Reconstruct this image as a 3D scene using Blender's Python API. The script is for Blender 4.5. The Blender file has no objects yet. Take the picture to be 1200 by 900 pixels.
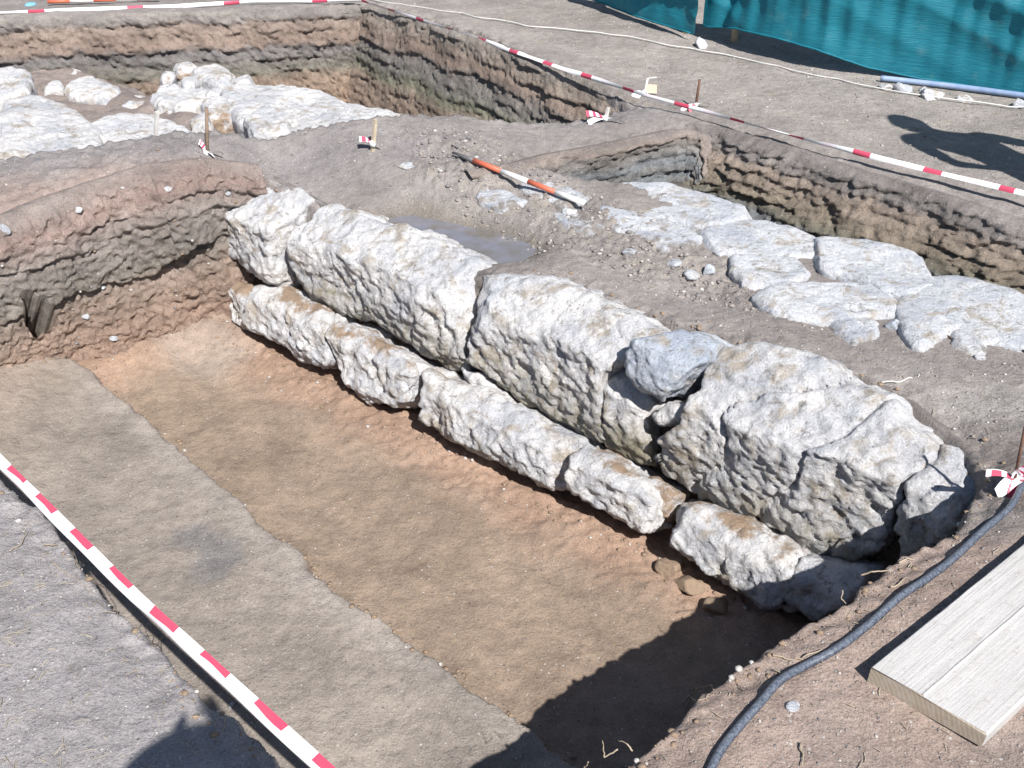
import bpy, math, random
import numpy as np
from mathutils import Vector
rng = np.random.default_rng(7); random.seed(7)
scene = bpy.context.scene
COL = scene.collection
# ------------------------------------------------------------------ camera
F_PX, PITCH, EYE = 1230.0, math.radians(32.3), 1.75
cam_d = bpy.data.cameras.new('camera'); cam = bpy.data.objects.new('camera', cam_d); COL.objects.link(cam)
cam.location = (0, 0, EYE); cam.rotation_euler = (math.radians(90)-PITCH, 0, 0)
cam_d.sensor_width = 36.0; cam_d.lens = F_PX/1200*36; cam_d.clip_start = 0.02; cam_d.clip_end = 500
scene.camera = cam
# ------------------------------------------------------------------ sun and sky
SUN_AZ, SUN_EL = math.radians(24.0), math.radians(47.0)      # light travels 24 deg left of forward
LD = np.array([-math.sin(SUN_AZ)*math.cos(SUN_EL), math.cos(SUN_AZ)*math.cos(SUN_EL), -math.sin(SUN_EL)])
w = bpy.data.worlds.new('World'); scene.world = w; w.use_nodes = True
nt = w.node_tree; bg = nt.nodes['Background']; sky = nt.nodes.new('ShaderNodeTexSky')
sky.sky_type = 'NISHITA'; sky.sun_disc = False; sky.sun_elevation = SUN_EL
sky.sun_rotation = math.atan2(-LD[0], -LD[1]); sky.air_density = 1.0; sky.dust_density = 0.6; sky.ozone_density = 1.5
nt.links.new(sky.outputs[0], bg.inputs[0]); bg.inputs[1].default_value = 0.065
sd = bpy.data.lights.new('sun', 'SUN'); sun = bpy.data.objects.new('sun', sd); COL.objects.link(sun)
sd.energy = 5.0; sd.angle = math.radians(0.5); sd.color = (1.0, 0.975, 0.945)
sun.rotation_euler = Vector(tuple(LD)).to_track_quat('-Z', 'Y').to_euler(); sun.location = (3, -6, 8)
vs = scene.view_settings; vs.view_transform = 'Standard'; vs.look = 'None'; vs.exposure = 0.57; vs.gamma = 1.0
# ------------------------------------------------------------------ helpers: measuring
cP, sP = math.cos(PITCH), math.sin(PITCH)
EYEV = np.array([0, 0, EYE])
def ray(x, y):
    X = (x-600)/F_PX; Y = -(y-450)/F_PX
    return np.array([X, cP+Y*sP, -sP+Y*cP])
def un(x, y, z=0.0):
    r = ray(x, y); return EYEV + (z-EYE)/r[2]*r
def uns(pts, z=0.0): return np.array([un(a, b, z) for a, b in pts])
def hit(x, y, P0, N):
    r = ray(x, y); return EYEV + r*(np.dot(P0-EYEV, N)/np.dot(r, N))
def sm(a, b, x):
    t = np.clip((x-a)/(b-a), 0, 1); return t*t*(3-2*t)
# ------------------------------------------------------------------ helpers: noise
_G = rng.normal(size=(32, 32, 32, 3)).astype(np.float32); _G /= np.linalg.norm(_G, axis=-1, keepdims=True)
_G = _G.reshape(-1, 3)
def _gn(P):
    Pf = np.floor(P); I = Pf.astype(np.int64) & 31; f = (P-Pf).astype(np.float32)
    u = f*f*f*(f*(f*6-15)+10); J = (I+1) & 31; r = 0
    for a in (0, 1):
        xa = (J if a else I)[:, 0]*1024; wx = u[:, 0] if a else 1-u[:, 0]; fx = f[:, 0]-a
        for b in (0, 1):
            yb = (J if b else I)[:, 1]*32; wy = u[:, 1] if b else 1-u[:, 1]; fy = f[:, 1]-b
            for c in (0, 1):
                g = _G[xa+yb+(J if c else I)[:, 2]]; wz = u[:, 2] if c else 1-u[:, 2]
                r = r + wx*wy*wz*(g[:, 0]*fx+g[:, 1]*fy+g[:, 2]*(f[:, 2]-c))
    return r*1.6
def gn(P, s, off=0.0):
    P = np.asarray(P, dtype=np.float64)
    sh = P.shape[:-1]; P = P.reshape(-1, P.shape[-1])
    if P.shape[1] == 2: P = np.column_stack([P, np.zeros(len(P))])
    P = P/s + off*7.31 + 100.5
    out = np.empty(len(P), np.float32)
    for i in range(0, len(P), 200000): out[i:i+200000] = _gn(P[i:i+200000])
    return out.reshape(sh)
def fbm(P, s, o=4, off=0.0, g=0.5, ridged=False):
    r = 0; a = 1.0
    for i in range(o):
        n = gn(P, s, off+i*3.7)
        if ridged: n = 1-2*np.abs(n)*1.3
        r = r+a*n; a *= g; s *= 0.5
    return r
def psdf(poly, X, Y):
    """signed distance to polygon, negative inside"""
    d = np.full(X.shape, 1e9); ins = np.zeros(X.shape, bool); n = len(poly)
    for i in range(n):
        ax, ay = poly[i][:2]; bx, by = poly[(i+1) % n][:2]
        ex, ey = bx-ax, by-ay; wx, wy = X-ax, Y-ay
        t = np.clip((wx*ex+wy*ey)/(ex*ex+ey*ey+1e-12), 0, 1)
        d = np.minimum(d, (wx-ex*t)**2+(wy-ey*t)**2)
        c = (ay > Y) != (by > Y)
        if ey != 0: ins ^= c & (X < ax+ex*(Y-ay)/ey)
    return np.where(ins, -1, 1)*np.sqrt(d)
def ldist(line, X, Y):
    d = np.full(np.shape(X), 1e9)
    for a, b in zip(line[:-1], line[1:]):
        ex, ey = b[0]-a[0], b[1]-a[1]; wx, wy = X-a[0], Y-a[1]
        t = np.clip((wx*ex+wy*ey)/(ex*ex+ey*ey+1e-12), 0, 1)
        d = np.minimum(d, (wx-ex*t)**2+(wy-ey*t)**2)
    return np.sqrt(d)
# ------------------------------------------------------------------ helpers: objects
def mesh_np(name, V, Q, colr=None, smooth=True):
    V = np.asarray(V, np.float32); Q = np.asarray(Q, np.int32); k = Q.shape[1]
    m = bpy.data.meshes.new(name); m.vertices.add(len(V)); m.vertices.foreach_set('co', V.ravel())
    m.loops.add(Q.size); m.loops.foreach_set('vertex_index', Q.ravel())
    m.polygons.add(len(Q)); m.polygons.foreach_set('loop_start', np.arange(0, Q.size, k, dtype=np.int32))
    m.polygons.foreach_set('loop_total', np.full(len(Q), k, np.int32))
    m.polygons.foreach_set('use_smooth', np.full(len(Q), smooth, bool))
    m.update(calc_edges=True)
    if colr is not None:
        a = m.attributes.new('soil', 'FLOAT_COLOR', 'POINT')
        c = np.ones((len(V), 4), np.float32); c[:, :3] = colr; a.data.foreach_set('color', c.ravel())
    return m
def link(name, me, mat, parent=None):
    o = bpy.data.objects.new(name, me); COL.objects.link(o)
    if mat is not None:
        for mm in (mat if isinstance(mat, (list, tuple)) else [mat]): me.materials.append(mm)
    if parent: o.parent = parent
    return o
def tag(o, label=None, cat=None, group=None, kind=None):
    if label: o['label'] = label
    if cat: o['category'] = cat
    if group: o['group'] = group
    if kind: o['kind'] = kind
    return o
def empty(name, loc=(0, 0, 0)):
    o = bpy.data.objects.new(name, None); COL.objects.link(o); o.location = tuple(float(v) for v in loc); o.empty_display_size = 0.05
    return o
def sub(V, Q, fm):
    """keep the faces in mask fm"""
    Q = Q[fm]; u, inv = np.unique(Q.ravel(), return_inverse=True); return V[u], inv.reshape(Q.shape), u
class MB:
    def __init__(s): s.v = []; s.f = []; s.m = []
    def add(s, vs_, fs, mi=0):
        b = len(s.v); s.v += [tuple(map(float, p)) for p in vs_]; s.f += [tuple(b+i for i in f) for f in fs]; s.m += [mi]*len(fs)
    def tube(s, pts, rad, n=8, mi=0, caps=True):
        pts = [np.array(p, float) for p in pts]; rad = [rad]*len(pts) if np.isscalar(rad) else rad
        vs_ = []
        up = np.array([0.13, 0.21, 0.97])
        for i, p in enumerate(pts):
            t = pts[min(i+1, len(pts)-1)]-pts[max(i-1, 0)]; t = t/(np.linalg.norm(t)+1e-9)
            r = up if abs(np.dot(t, up)) < 0.95 else np.array([1., 0, 0])
            a = np.cross(t, r); a /= np.linalg.norm(a); b = np.cross(t, a)
            for k in range(n):
                q = 2*math.pi*k/n; vs_.append(p+rad[i]*(a*math.cos(q)+b*math.sin(q)))
        fs = [(i*n+k, i*n+(k+1) % n, (i+1)*n+(k+1) % n, (i+1)*n+k) for i in range(len(pts)-1) for k in range(n)]
        if caps: fs += [tuple(range(n))[::-1], tuple((len(pts)-1)*n+k for k in range(n))]
        s.add(vs_, fs, mi)
    def build(s, name, mats, parent=None, smooth=True, bevel=0):
        me = bpy.data.meshes.new(name); me.from_pydata(s.v, [], s.f)
        o = link(name, me, mats, parent)
        me.polygons.foreach_set('material_index', s.m)
        me.polygons.foreach_set('use_smooth', [smooth]*len(s.f)); me.update()
        return o
# ------------------------------------------------------------------ materials
def new_mat(name):
    m = bpy.data.materials.new(name); m.use_nodes = True; n = m.node_tree
    return m, n, n.nodes['Principled BSDF'], n.nodes.new, n.links.new
def noise_node(n, vec, scale, detail=6, rough=0.6, dist=0.0):
    a = n.nodes.new('ShaderNodeTexNoise'); a.inputs['Scale'].default_value = scale; a.inputs['Detail'].default_value = detail
    a.inputs['Roughness'].default_value = rough; a.inputs['Distortion'].default_value = dist
    n.links.new(vec, a.inputs['Vector']); return a.outputs['Fac']
def ramp(n, fac, stops):
    r = n.nodes.new('ShaderNodeValToRGB'); e = r.color_ramp.elements
    while len(e) < len(stops): e.new(0.5)
    for el, (p, c) in zip(e, stops):
        el.position = p; el.color = (c, c, c, 1) if np.isscalar(c) else (*c, 1)
    n.links.new(fac, r.inputs[0]); return r.outputs[0]
def mix(n, fac, a, b, mode='MIX'):
    m = n.nodes.new('ShaderNodeMix'); m.data_type = 'RGBA'; m.blend_type = mode
    for s, v in ((m.inputs['Factor'], fac), (m.inputs['A'], a), (m.inputs['B'], b)):
        if hasattr(v, 'is_linked'): n.links.new(v, s)
        elif np.isscalar(v): s.default_value = v if s == m.inputs['Factor'] else (v, v, v, 1)
        else: s.default_value = (*v, 1)
    return m.outputs['Result']
def math_n(n, op, a, b=None):
    m = n.nodes.new('ShaderNodeMath'); m.operation = op
    for i, v in enumerate((a, b)):
        if v is None: continue
        if hasattr(v, 'is_linked'): n.links.new(v, m.inputs[i])
        else: m.inputs[i].default_value = v
    return m.outputs[0]
def bump(n, h, dist, strength=1.0, prev=None):
    b = n.nodes.new('ShaderNodeBump'); b.inputs['Distance'].default_value = dist; b.inputs['Strength'].default_value = strength
    n.links.new(h, b.inputs['Height'])
    if prev is not None: n.links.new(prev, b.inputs['Normal'])
    return b.outputs[0]
def soil_mat(name, speck=0.5, rough=0.95, fine=1.0, damp=False):
    m, n, p, N, Lk = new_mat(name)
    g = N('ShaderNodeNewGeometry').outputs['Position']
    at = N('ShaderNodeAttribute'); at.attribute_name = 'soil'; base = at.outputs['Color']
    big = noise_node(n, g, 3.0, 5, 0.6, 0.4); mid = noise_node(n, g, 22, 6, 0.65); sml = noise_node(n, g, 170, 4, 0.7)
    c = mix(n, 1.0, base, ramp(n, big, [(0.3, 0.78), (0.7, 1.2)]), 'MULTIPLY')
    c = mix(n, 1.0, c, ramp(n, mid, [(0.3, 0.82), (0.5, 1.0), (0.72, 1.17)]), 'MULTIPLY')
    c = mix(n, 0.85, c, ramp(n, sml, [(0.28, 0.62), (0.5, 1.0), (0.75, 1.38)]), 'MULTIPLY')
    # small pale grit and dark crumbs
    v = N('ShaderNodeTexVoronoi'); v.inputs['Scale'].default_value = 85; v.inputs['Randomness'].default_value = 1; Lk(g, v.inputs['Vector'])
    sepc = N('ShaderNodeSeparateColor'); Lk(v.outputs['Color'], sepc.inputs[0])
    dot = math_n(n, 'LESS_THAN', v.outputs['Distance'], 0.30)
    pale = math_n(n, 'MULTIPLY', dot, math_n(n, 'GREATER_THAN', sepc.outputs[0], 1-0.045*speck))
    dark = math_n(n, 'MULTIPLY', dot, math_n(n, 'LESS_THAN', sepc.outputs[1], 0.07*speck))
    c = mix(n, math_n(n, 'MULTIPLY', pale, 0.75), c, (0.50, 0.48, 0.455)); c = mix(n, math_n(n, 'MULTIPLY', dark, 0.6), c, (0.07, 0.065, 0.07))
    v2 = N('ShaderNodeTexVoronoi'); v2.inputs['Scale'].default_value = 260; Lk(g, v2.inputs['Vector'])
    sc2 = N('ShaderNodeSeparateColor'); Lk(v2.outputs['Color'], sc2.inputs[0])
    pale2 = math_n(n, 'MULTIPLY', math_n(n, 'LESS_THAN', v2.outputs['Distance'], 0.35), math_n(n, 'GREATER_THAN', sc2.outputs[0], 1-0.07*speck))
    c = mix(n, math_n(n, 'MULTIPLY', pale2, 0.7), c, (0.52, 0.50, 0.48))
    Lk(c, p.inputs['Base Color']); p.inputs['Roughness'].default_value = rough; p.inputs['Specular IOR Level'].default_value = 0.2
    b = bump(n, mid, 0.014*fine); b = bump(n, noise_node(n, g, 75, 5, 0.7), 0.006*fine, 1, b); b = bump(n, sml, 0.0022*fine, 1, b)
    b = bump(n, math_n(n, 'ADD', pale, pale2), 0.002, 1, b)
    Lk(b, p.inputs['Normal']); return m
M_SOIL = soil_mat('dry_soil', 1.0); M_FLOOR = soil_mat('trench_floor_soil', 0.6, fine=0.75)
M_SECT = soil_mat('section_soil', 0.6, fine=1.9)
def rock_mat(name, tint=(1, 1, 1), soilc=(0.33, 0.235, 0.16)):
    m, n, p, N, Lk = new_mat(name)
    g = N('ShaderNodeNewGeometry').outputs['Position']
    at = N('ShaderNodeAttribute'); at.attribute_name = 'soil'; sp = N('ShaderNodeSeparateColor'); Lk(at.outputs['Color'], sp.inputs[0])
    big = noise_node(n, g, 5, 6, 0.6, 0.6); mid = noise_node(n, g, 26, 7, 0.7, 0.3); sml = noise_node(n, g, 140, 5, 0.7)
    w_ = (0.73*tint[0], 0.71*tint[1], 0.695*tint[2])
    c = mix(n, ramp(n, big, [(0.42, 0), (0.62, 1)]), w_, (0.54*tint[0], 0.545*tint[1], 0.57*tint[2]))
    c = mix(n, ramp(n, noise_node(n, g, 9, 6, 0.65, 0.5), [(0.53, 0), (0.64, 0.8)]), c, (0.40, 0.335, 0.26))
    c = mix(n, ramp(n, mid, [(0.32, 0.85), (0.44, 0)]), c, (0.20, 0.175, 0.14))
    c = mix(n, 0.9, c, ramp(n, sml, [(0.3, 0.72), (0.55, 1.0), (0.8, 1.2)]), 'MULTIPLY')
    # moss-dark stains (G) and caked soil (R) carried by the stone itself
    st = math_n(n, 'ADD', sp.outputs[1], math_n(n, 'SUBTRACT', mid, 0.62))
    c = mix(n, ramp(n, st, [(0.12, 0), (0.45, 0.85)]), c, (0.22, 0.19, 0.12))
    so = math_n(n, 'ADD', sp.outputs[0], math_n(n, 'SUBTRACT', noise_node(n, g, 14, 6, 0.7), 0.5))
    c = mix(n, ramp(n, so, [(0.44, 0), (0.58, 0.95)]), c, soilc)
    Lk(c, p.inputs['Base Color']); p.inputs['Roughness'].default_value = 0.88; p.inputs['Specular IOR Level'].default_value = 0.25
    v = N('ShaderNodeTexVoronoi'); v.inputs['Scale'].default_value = 60; Lk(g, v.inputs['Vector'])
    pits = ramp(n, v.outputs['Distance'], [(0.0, 0), (0.35, 1)])
    b = bump(n, mid, 0.022); b = bump(n, noise_node(n, g, 65, 6, 0.7), 0.009, 1, b); b = bump(n, pits, 0.003, 0.6, b); b = bump(n, sml, 0.0025, 1, b)
    Lk(b, p.inputs['Normal']); return m
M_ROCK = rock_mat('limestone'); M_SLAB = rock_mat('pale_slab_stone', (0.92, 0.95, 0.99), (0.27, 0.24, 0.215))
M_ROCKB = rock_mat('bluish_limestone', (0.80, 0.87, 0.96))
def plain(name, c, rough=0.6, noise=0.0, scale=60, c2=None, spec=0.4, bmp=0.0):
    m, n, p, N, Lk = new_mat(name); p.inputs['Roughness'].default_value = rough; p.inputs['Specular IOR Level'].default_value = spec
    g = N('ShaderNodeTexCoord').outputs['Object']; f = noise_node(n, g, scale, 5, 0.65)
    col = mix(n, ramp(n, f, [(0.35, 0), (0.68, 1)]), c, c2 if c2 else tuple(x*(1-noise) for x in c)); Lk(col, p.inputs['Base Color'])
    if bmp: Lk(bump(n, f, bmp), p.inputs['Normal'])
    return m
M_PEB = plain('pale_pebble', (0.50, 0.48, 0.455), 0.9, scale=90, c2=(0.34, 0.31, 0.28), bmp=0.002)
M_PEBD = plain('grey_pebble', (0.24, 0.22, 0.21), 0.9, scale=90, c2=(0.15, 0.14, 0.145), bmp=0.002)
M_CLOD = plain('clod_soil', (0.30, 0.21, 0.145), 0.95, scale=60, c2=(0.22, 0.17, 0.12), bmp=0.006)
M_RED = plain('tape_red', (0.60, 0.07, 0.13), 0.45, scale=20, c2=(0.50, 0.08, 0.13))
M_WHITE = plain('tape_white', (0.86, 0.87, 0.86), 0.45, scale=14, c2=(0.78, 0.79, 0.80))
M_PINK = plain('tape_underside', (0.84, 0.70, 0.74), 0.5, scale=25, c2=(0.80, 0.80, 0.82))
M_RODR = plain('rod_red_paint', (0.62, 0.15, 0.08), 0.5, scale=50, c2=(0.50, 0.13, 0.08))
M_RODW = plain('rod_white_paint', (0.80, 0.79, 0.76), 0.5, scale=50, c2=(0.65, 0.63, 0.6))
M_STEEL = plain('rod_steel', (0.14, 0.14, 0.15), 0.5, scale=50, c2=(0.09, 0.08, 0.08))
M_RUST = plain('rusty_iron', (0.17, 0.085, 0.055), 0.8, scale=80, c2=(0.09, 0.05, 0.04))
M_PEGW = plain('raw_peg_wood', (0.55, 0.47, 0.35), 0.8, scale=40, c2=(0.42, 0.35, 0.26))
M_ROOT = plain('dry_root', (0.42, 0.35, 0.26), 0.9, scale=50, c2=(0.28, 0.22, 0.16))
M_STRAW = plain('dry_straw', (0.48, 0.42, 0.31), 0.9, scale=50, c2=(0.30, 0.25, 0.19))
M_STRING = plain('string_white', (0.66, 0.65, 0.62), 0.8, scale=40, c2=(0.5, 0.48, 0.45))
M_PIPE = plain('blue_pipe_plastic', (0.20, 0.28, 0.45), 0.45, scale=12, c2=(0.30, 0.37, 0.50))
M_BLUE = plain('blue_plastic', (0.05, 0.20, 0.60), 0.4)
M_TURQ = plain('turquoise_plastic', (0.05, 0.55, 0.55), 0.4)
M_BLACK = plain('black_cloth', (0.02, 0.02, 0.025), 0.8)
M_CARD = plain('beige_card', (0.55, 0.47, 0.37), 0.8)
# ------------------------------------------------------------------ surface nets (rocks)
def surface_nets(F, org, h):
    S = F < 0
    nx, ny, nz = F.shape
    act = np.zeros((nx-1, ny-1, nz-1), np.int8)
    for a in (0, 1):
        for b in (0, 1):
            for c in (0, 1): act += S[a:nx-1+a, b:ny-1+b, c:nz-1+c]
    cells = np.argwhere((act > 0) & (act < 8)); idx = -np.ones(act.shape, np.int64); idx[tuple(cells.T)] = np.arange(len(cells))
    acc = np.zeros((len(cells), 3)); cnt = np.zeros(len(cells))
    for ax in range(3):
        o1, o2 = [k for k in range(3) if k != ax]
        for a in (0, 1):
            for b in (0, 1):
                p0 = cells.copy(); p0[:, o1] += a; p0[:, o2] += b; p1 = p0.copy(); p1[:, ax] += 1
                f0 = F[tuple(p0.T)]; f1 = F[tuple(p1.T)]; mk = (f0 < 0) != (f1 < 0)
                t = np.where(mk, f0/np.where(mk, f0-f1, 1), 0)
                q = p0.astype(float); q[:, ax] += t
                acc[mk] += q[mk]; cnt[mk] += 1
    V = acc/cnt[:, None]*h+org
    Q = []
    for ax in range(3):
        o1, o2 = (ax+1) % 3, (ax+2) % 3
        sl0 = [slice(None)]*3; sl1 = [slice(None)]*3; sl0[ax] = slice(0, -1); sl1[ax] = slice(1, None)
        A = S[tuple(sl0)]; B = S[tuple(sl1)]
        e = np.argwhere(A != B); e = e[(e[:, o1] > 0) & (e[:, o2] > 0) & (e[:, o1] < F.shape[o1]-1) & (e[:, o2] < F.shape[o2]-1)]
        fl = A[tuple(e.T)]
        def cid(d1, d2):
            q = e.copy(); q[:, o1] -= d1; q[:, o2] -= d2; return idx[tuple(q.T)]
        q = np.column_stack([cid(1, 1), cid(0, 1), cid(0, 0), cid(1, 0)])
        q[~fl] = q[~fl][:, ::-1]; Q.append(q)
    Q = np.vstack(Q); Q = Q[(Q >= 0).all(1)]
    return V, Q
def vnormals(V, Q):
    n = np.cross(V[Q[:, 2]]-V[Q[:, 0]], V[Q[:, 3]]-V[Q[:, 1]]); r = np.zeros_like(V)
    for k in range(4): np.add.at(r, Q[:, k], n)
    return r/(np.linalg.norm(r, axis=1, keepdims=True)+1e-12)
def rock(name, outline, P0, S, T, N, front, back, mat, parent, h=0.01, rnd=0.07, amp=1.0, dirt=0.0, moss=0.0, seed=0.0, tilt=(0, 0), grow=0.0, ftop=0.0, brk=.62, cuts=6, topdirt=0.0, steep=.38, crack=.2):
    """boulder whose outline is given in the plane (P0; S, T), bulging `front` along N and `back` behind;
    ftop > 0 sets the upper part of the face back, so the stone turns over into a top"""
    o2 = np.array([[np.dot(q-P0, S), np.dot(q-P0, T)] for q in outline])
    mn = o2.min(0)-0.06-grow; mx = o2.max(0)+0.06+grow
    xs = np.arange(mn[0], mx[0], h); ys = np.arange(mn[1], mx[1], h); zs = np.arange(-back-0.06, front+0.08, h)
    X, Y = np.meshgrid(xs, ys, indexing='ij'); XY = np.stack([X, Y, np.full_like(X, seed)], -1)
    d2 = psdf(o2, X+0.016*gn(XY, 0.10, 3), Y+0.016*gn(XY, 0.10, 9))-grow
    yn = (Y-o2[:, 1].min())/(np.ptp(o2[:, 1])+1e-9); xn = (X-o2[:, 0].mean())/(np.ptp(o2[:, 0])+1e-9)
    rr_ = np.random.default_rng(int(seed*17)+3); yb = brk+.10*xn*rr_.uniform(-1, 1)+.05*gn(XY, .3, 15)
    fr = front*(0.85+0.35*gn(XY, 0.35, 5))+tilt[0]*xn+tilt[1]*(yn-0.5)
    if ftop:
        Hs = np.ptp(o2[:, 1]); face = front+.030*gn(XY, 0.35, 5)+.014*gn(XY, .14, 45)-steep*np.maximum(yb-yn, 0)*Hs+tilt[0]*xn
        topf = front-(front+ftop*.22)*np.maximum(yn-yb, 0)/(1-yb)+.010*gn(XY, .12, 16)
        fr = np.minimum(face, topf)-.03*sm(.14, 0, yn)
    D2 = d2[:, :, None]; Z = zs[None, None, :]
    dz = np.maximum(Z-fr[:, :, None], -back-Z)
    k = rnd
    a = np.maximum(D2+k, 0); b = np.maximum(dz+k, 0)
    F = np.minimum(np.maximum(D2+k, dz+k), 0)+np.sqrt(a*a+b*b)-k
    wx_, wy_ = np.ptp(o2[:, 0]), np.ptp(o2[:, 1]); cx_, cy_ = o2.mean(0)
    for _ in range(cuts):
        an = rr_.uniform(0, 6.283); el_ = rr_.uniform(.35, 1.15); nn_ = np.array([math.cos(an)*math.cos(el_), math.sin(an)*math.cos(el_), math.sin(el_)])
        ex = abs(nn_[0])*wx_*.5+abs(nn_[1])*wy_*.5+nn_[2]*front; lim_ = ex*rr_.uniform(.72, .88)
        F = np.maximum(F, (X-cx_)[:, :, None]*nn_[0]+(Y-cy_)[:, :, None]*nn_[1]+Z*nn_[2]-lim_)
    band = np.abs(F) < 0.07
    I = np.argwhere(band); Pb = np.column_stack([xs[I[:, 0]], ys[I[:, 1]], zs[I[:, 2]]])+seed*1.7
    n1 = gn(Pb, 0.26, 1)*0.018; n2 = gn(Pb+0.05*gn(Pb, 0.15, 4)[:, None], 0.085, 2)
    rg = (np.abs(n2)*2-0.5)*0.009
    st = gn(Pb*np.array([1, 1, 1.0]), 0.045, 6)*0.009
    cr = -np.maximum(0, 0.030-np.abs(gn(Pb, 0.42, 8)))*crack*2
    F[band] += amp*(n1+rg+st)-amp*cr
    V, Q = surface_nets(F, np.array([xs[0], ys[0], zs[0]]), h)
    nn = vnormals(V, Q); Ps = V+seed*1.7
    Pq = Ps@np.array([[.82, .57, 0], [-.57, .82, 0], [0, 0, 1.]])*np.array([.55, 1.5, 1]); fl_ = gn(Pq, .075, 40)
    fine = 0.0035*fbm(Ps, 0.030, 2, 11, 0.6)+0.008*(0.35-np.abs(fl_)*1.6)+0.006*(0.35-np.abs(gn(Pq, .032, 41))*1.6)+0.007*np.minimum(0, gn(Ps, 0.022, 17)+0.12)-0.010*np.maximum(0, gn(Ps, 0.05, 13)-0.18)
    y2 = (V[:, 1]-o2[:, 1].min())/(np.ptp(o2[:, 1])+1e-9)
    V = V+nn*(amp*fine*(1.25-0.95*sm(.3, .9, y2)))[:, None]
    W = P0+V[:, :1]*S+V[:, 1:2]*T+V[:, 2:3]*N
    c = np.zeros((len(W), 3)); c[:, 0] = dirt+0.16*np.clip(1-y2*4, 0, 1)+topdirt*(.75+.9*gn(Ps, .16, 44))*sm(.60, .95, y2); c[:, 1] = moss*np.clip(1.15-y2*1.5, 0, 1)
    cen = W.mean(0); cen[2] = W[:, 2].min()
    me = mesh_np(name, W-cen, Q, c)
    o = link(name, me, mat, parent); o.location = tuple(cen-(np.array(parent.location) if parent else 0))
    return o
# ------------------------------------------------------------------ plan of the dig (metres, z up, camera over the origin)
FLOOR = -0.80
CAVE_K = 0.96
SECT_K = np.array([-0.77, -0.64])
SECT_F0 = un(262, 392, FLOOR)[:2]
def sect_foot(k): 
    b = SECT_F0+SECT_K*k
    return b+np.array([-0.64, 0.77])*(0.06*np.sin(k*3.1)+0.05*sm(0.9, 1.6, k))
BACK = np.array([-0.64, 0.77])
sect_top = [sect_foot(k)+BACK*0.11 for k in np.linspace(-0.28, 3.2, 10)]
wall_top_px = [(325, 202), (382, 238), (440, 262), (565, 322), (640, 322), (780, 388), (845, 398), (930, 409), (1045, 464), (1105, 514), (1160, 556)]
baulk_px = [(1163, 568), (1130, 600), (1085, 635), (1040, 668), (1000, 698), (960, 722), (905, 760), (850, 797), (800, 832), (760, 866), (720, 905)]
a_px = [(345, 915), (272, 842), (235, 812), (200, 772), (150, 712), (90, 650), (45, 598), (0, 556)]
WTZ = [-.07, -.09, -.10, -.09, -.08, -.11, -.08, -.05, -.08, -.11, -.10]
_wd = np.array([.065, .076]); T1 = [un(a, b, z)[:2]+_wd*k for (a, b), z, k in zip(wall_top_px, WTZ, [-.7, 0, .8, .8, .8, .8, .8, .8, .8, .2, -.3])]+[p for p in uns(baulk_px)[:, :2]]+[np.array([-0.16, 1.03])]+[p for p in uns(a_px)[:, :2]]+[np.array([-3.3, 4.15])]+sect_top[::-1]
T1 = np.array([np.asarray(p) for p in T1])
B_px = [(690, 895), (640, 853), (600, 826), (560, 798), (520, 766), (470, 735), (420, 700), (372, 664), (362, 638), (330, 622), (300, 592), (262, 560), (215, 520), (190, 496), (150, 464), (112, 432)]
Bl = uns(B_px, FLOOR+0.10)[:, :2]
Bp = np.vstack([Bl, [un(80, 420, -0.68)[:2]], [un(45, 402, -0.60)[:2]], [un(8, 364, -0.50)[:2]], [[-4.0, 5.5], [-5, 2.5], [-0.5, 0.2], [0.6, 0.6]]])
WF0 = un(265, 392, FLOOR); WF1 = un(905, 728, FLOOR)
WS = (WF1-WF0)/np.linalg.norm(WF1-WF0); WIN = np.array([-WS[1], WS[0], 0])      # into the wall
if WIN[1] < 0: WIN = -WIN
T2 = np.vstack([uns([(-260, 212), (-100, 196), (0, 184), (100, 178), (200, 166), (300, 158), (400, 146), (480, 137), (560, 135), (640, 132), (700, 124), (744, 113)], 0.05)[:, :2],
                uns([(700, 102), (620, 75), (540, 48), (480, 27), (430, 6), (395, 8), (300, 14), (150, 20), (0, 24), (-260, 36)], 0)[:, :2]])
T3 = np.vstack([uns([(578, 190), (640, 178), (700, 168), (750, 157), (785, 150), (806, 148), (826, 151)], -0.02)[:, :2],
                uns([(860, 151), (930, 170), (1000, 192), (1100, 220), (1200, 250), (1330, 286), (1480, 330)], 0)[:, :2],
                uns([(1480, 445), (1330, 405), (1200, 365), (1103, 330), (1030, 312), (957, 296), (876, 262), (800, 238), (720, 226), (690, 222), (640, 214), (600, 205)], -0.12)[:, :2]])
CP = [(300, 160, .05), (243, 202, .01), (120, 226, .02), (0, 238, .02), (350, 158, .045), (0, 190, .05), (120, 195, .06), (250, 190, .03), (400, 165, .03), (560, 155, .02), (700, 135, 0), (760, 108, 0), (900, 140, 0), (1200, 215, 0),
      (350, 196, -.06), (450, 200, -.05), (330, 199, -.09), (400, 236, -.11), (480, 262, -.145), (565, 313, -.13), (642, 315, -.10), (740, 362, -.11), (850, 392, -.09), (930, 402, -.065), (1000, 440, -.09), (1102, 508, -.12), (1160, 545, -.09), (540, 282, -.17), (620, 300, -.14), (640, 235, -.09), (560, 215, -.06), (700, 260, -.10), (750, 340, -.13), (850, 370, -.13),
      (960, 420, -.12), (1060, 430, -.10), (1150, 480, -.08), (1200, 430, -.10), (1190, 530, -.03), (900, 300, -.12), (1100, 350, -.11), (1300, 420, -.10), (800, 250, -.10),
      (100, 750, 0), (0, 620, 0), (300, 880, 0), (900, 850, 0), (1100, 700, 0), (1150, 850, 0), (1200, 600, 0), (700, 1000, 0), (820, 40, .02), (1100, 100, 0), (640, 20, .04), (300, 2, 0)]
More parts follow.
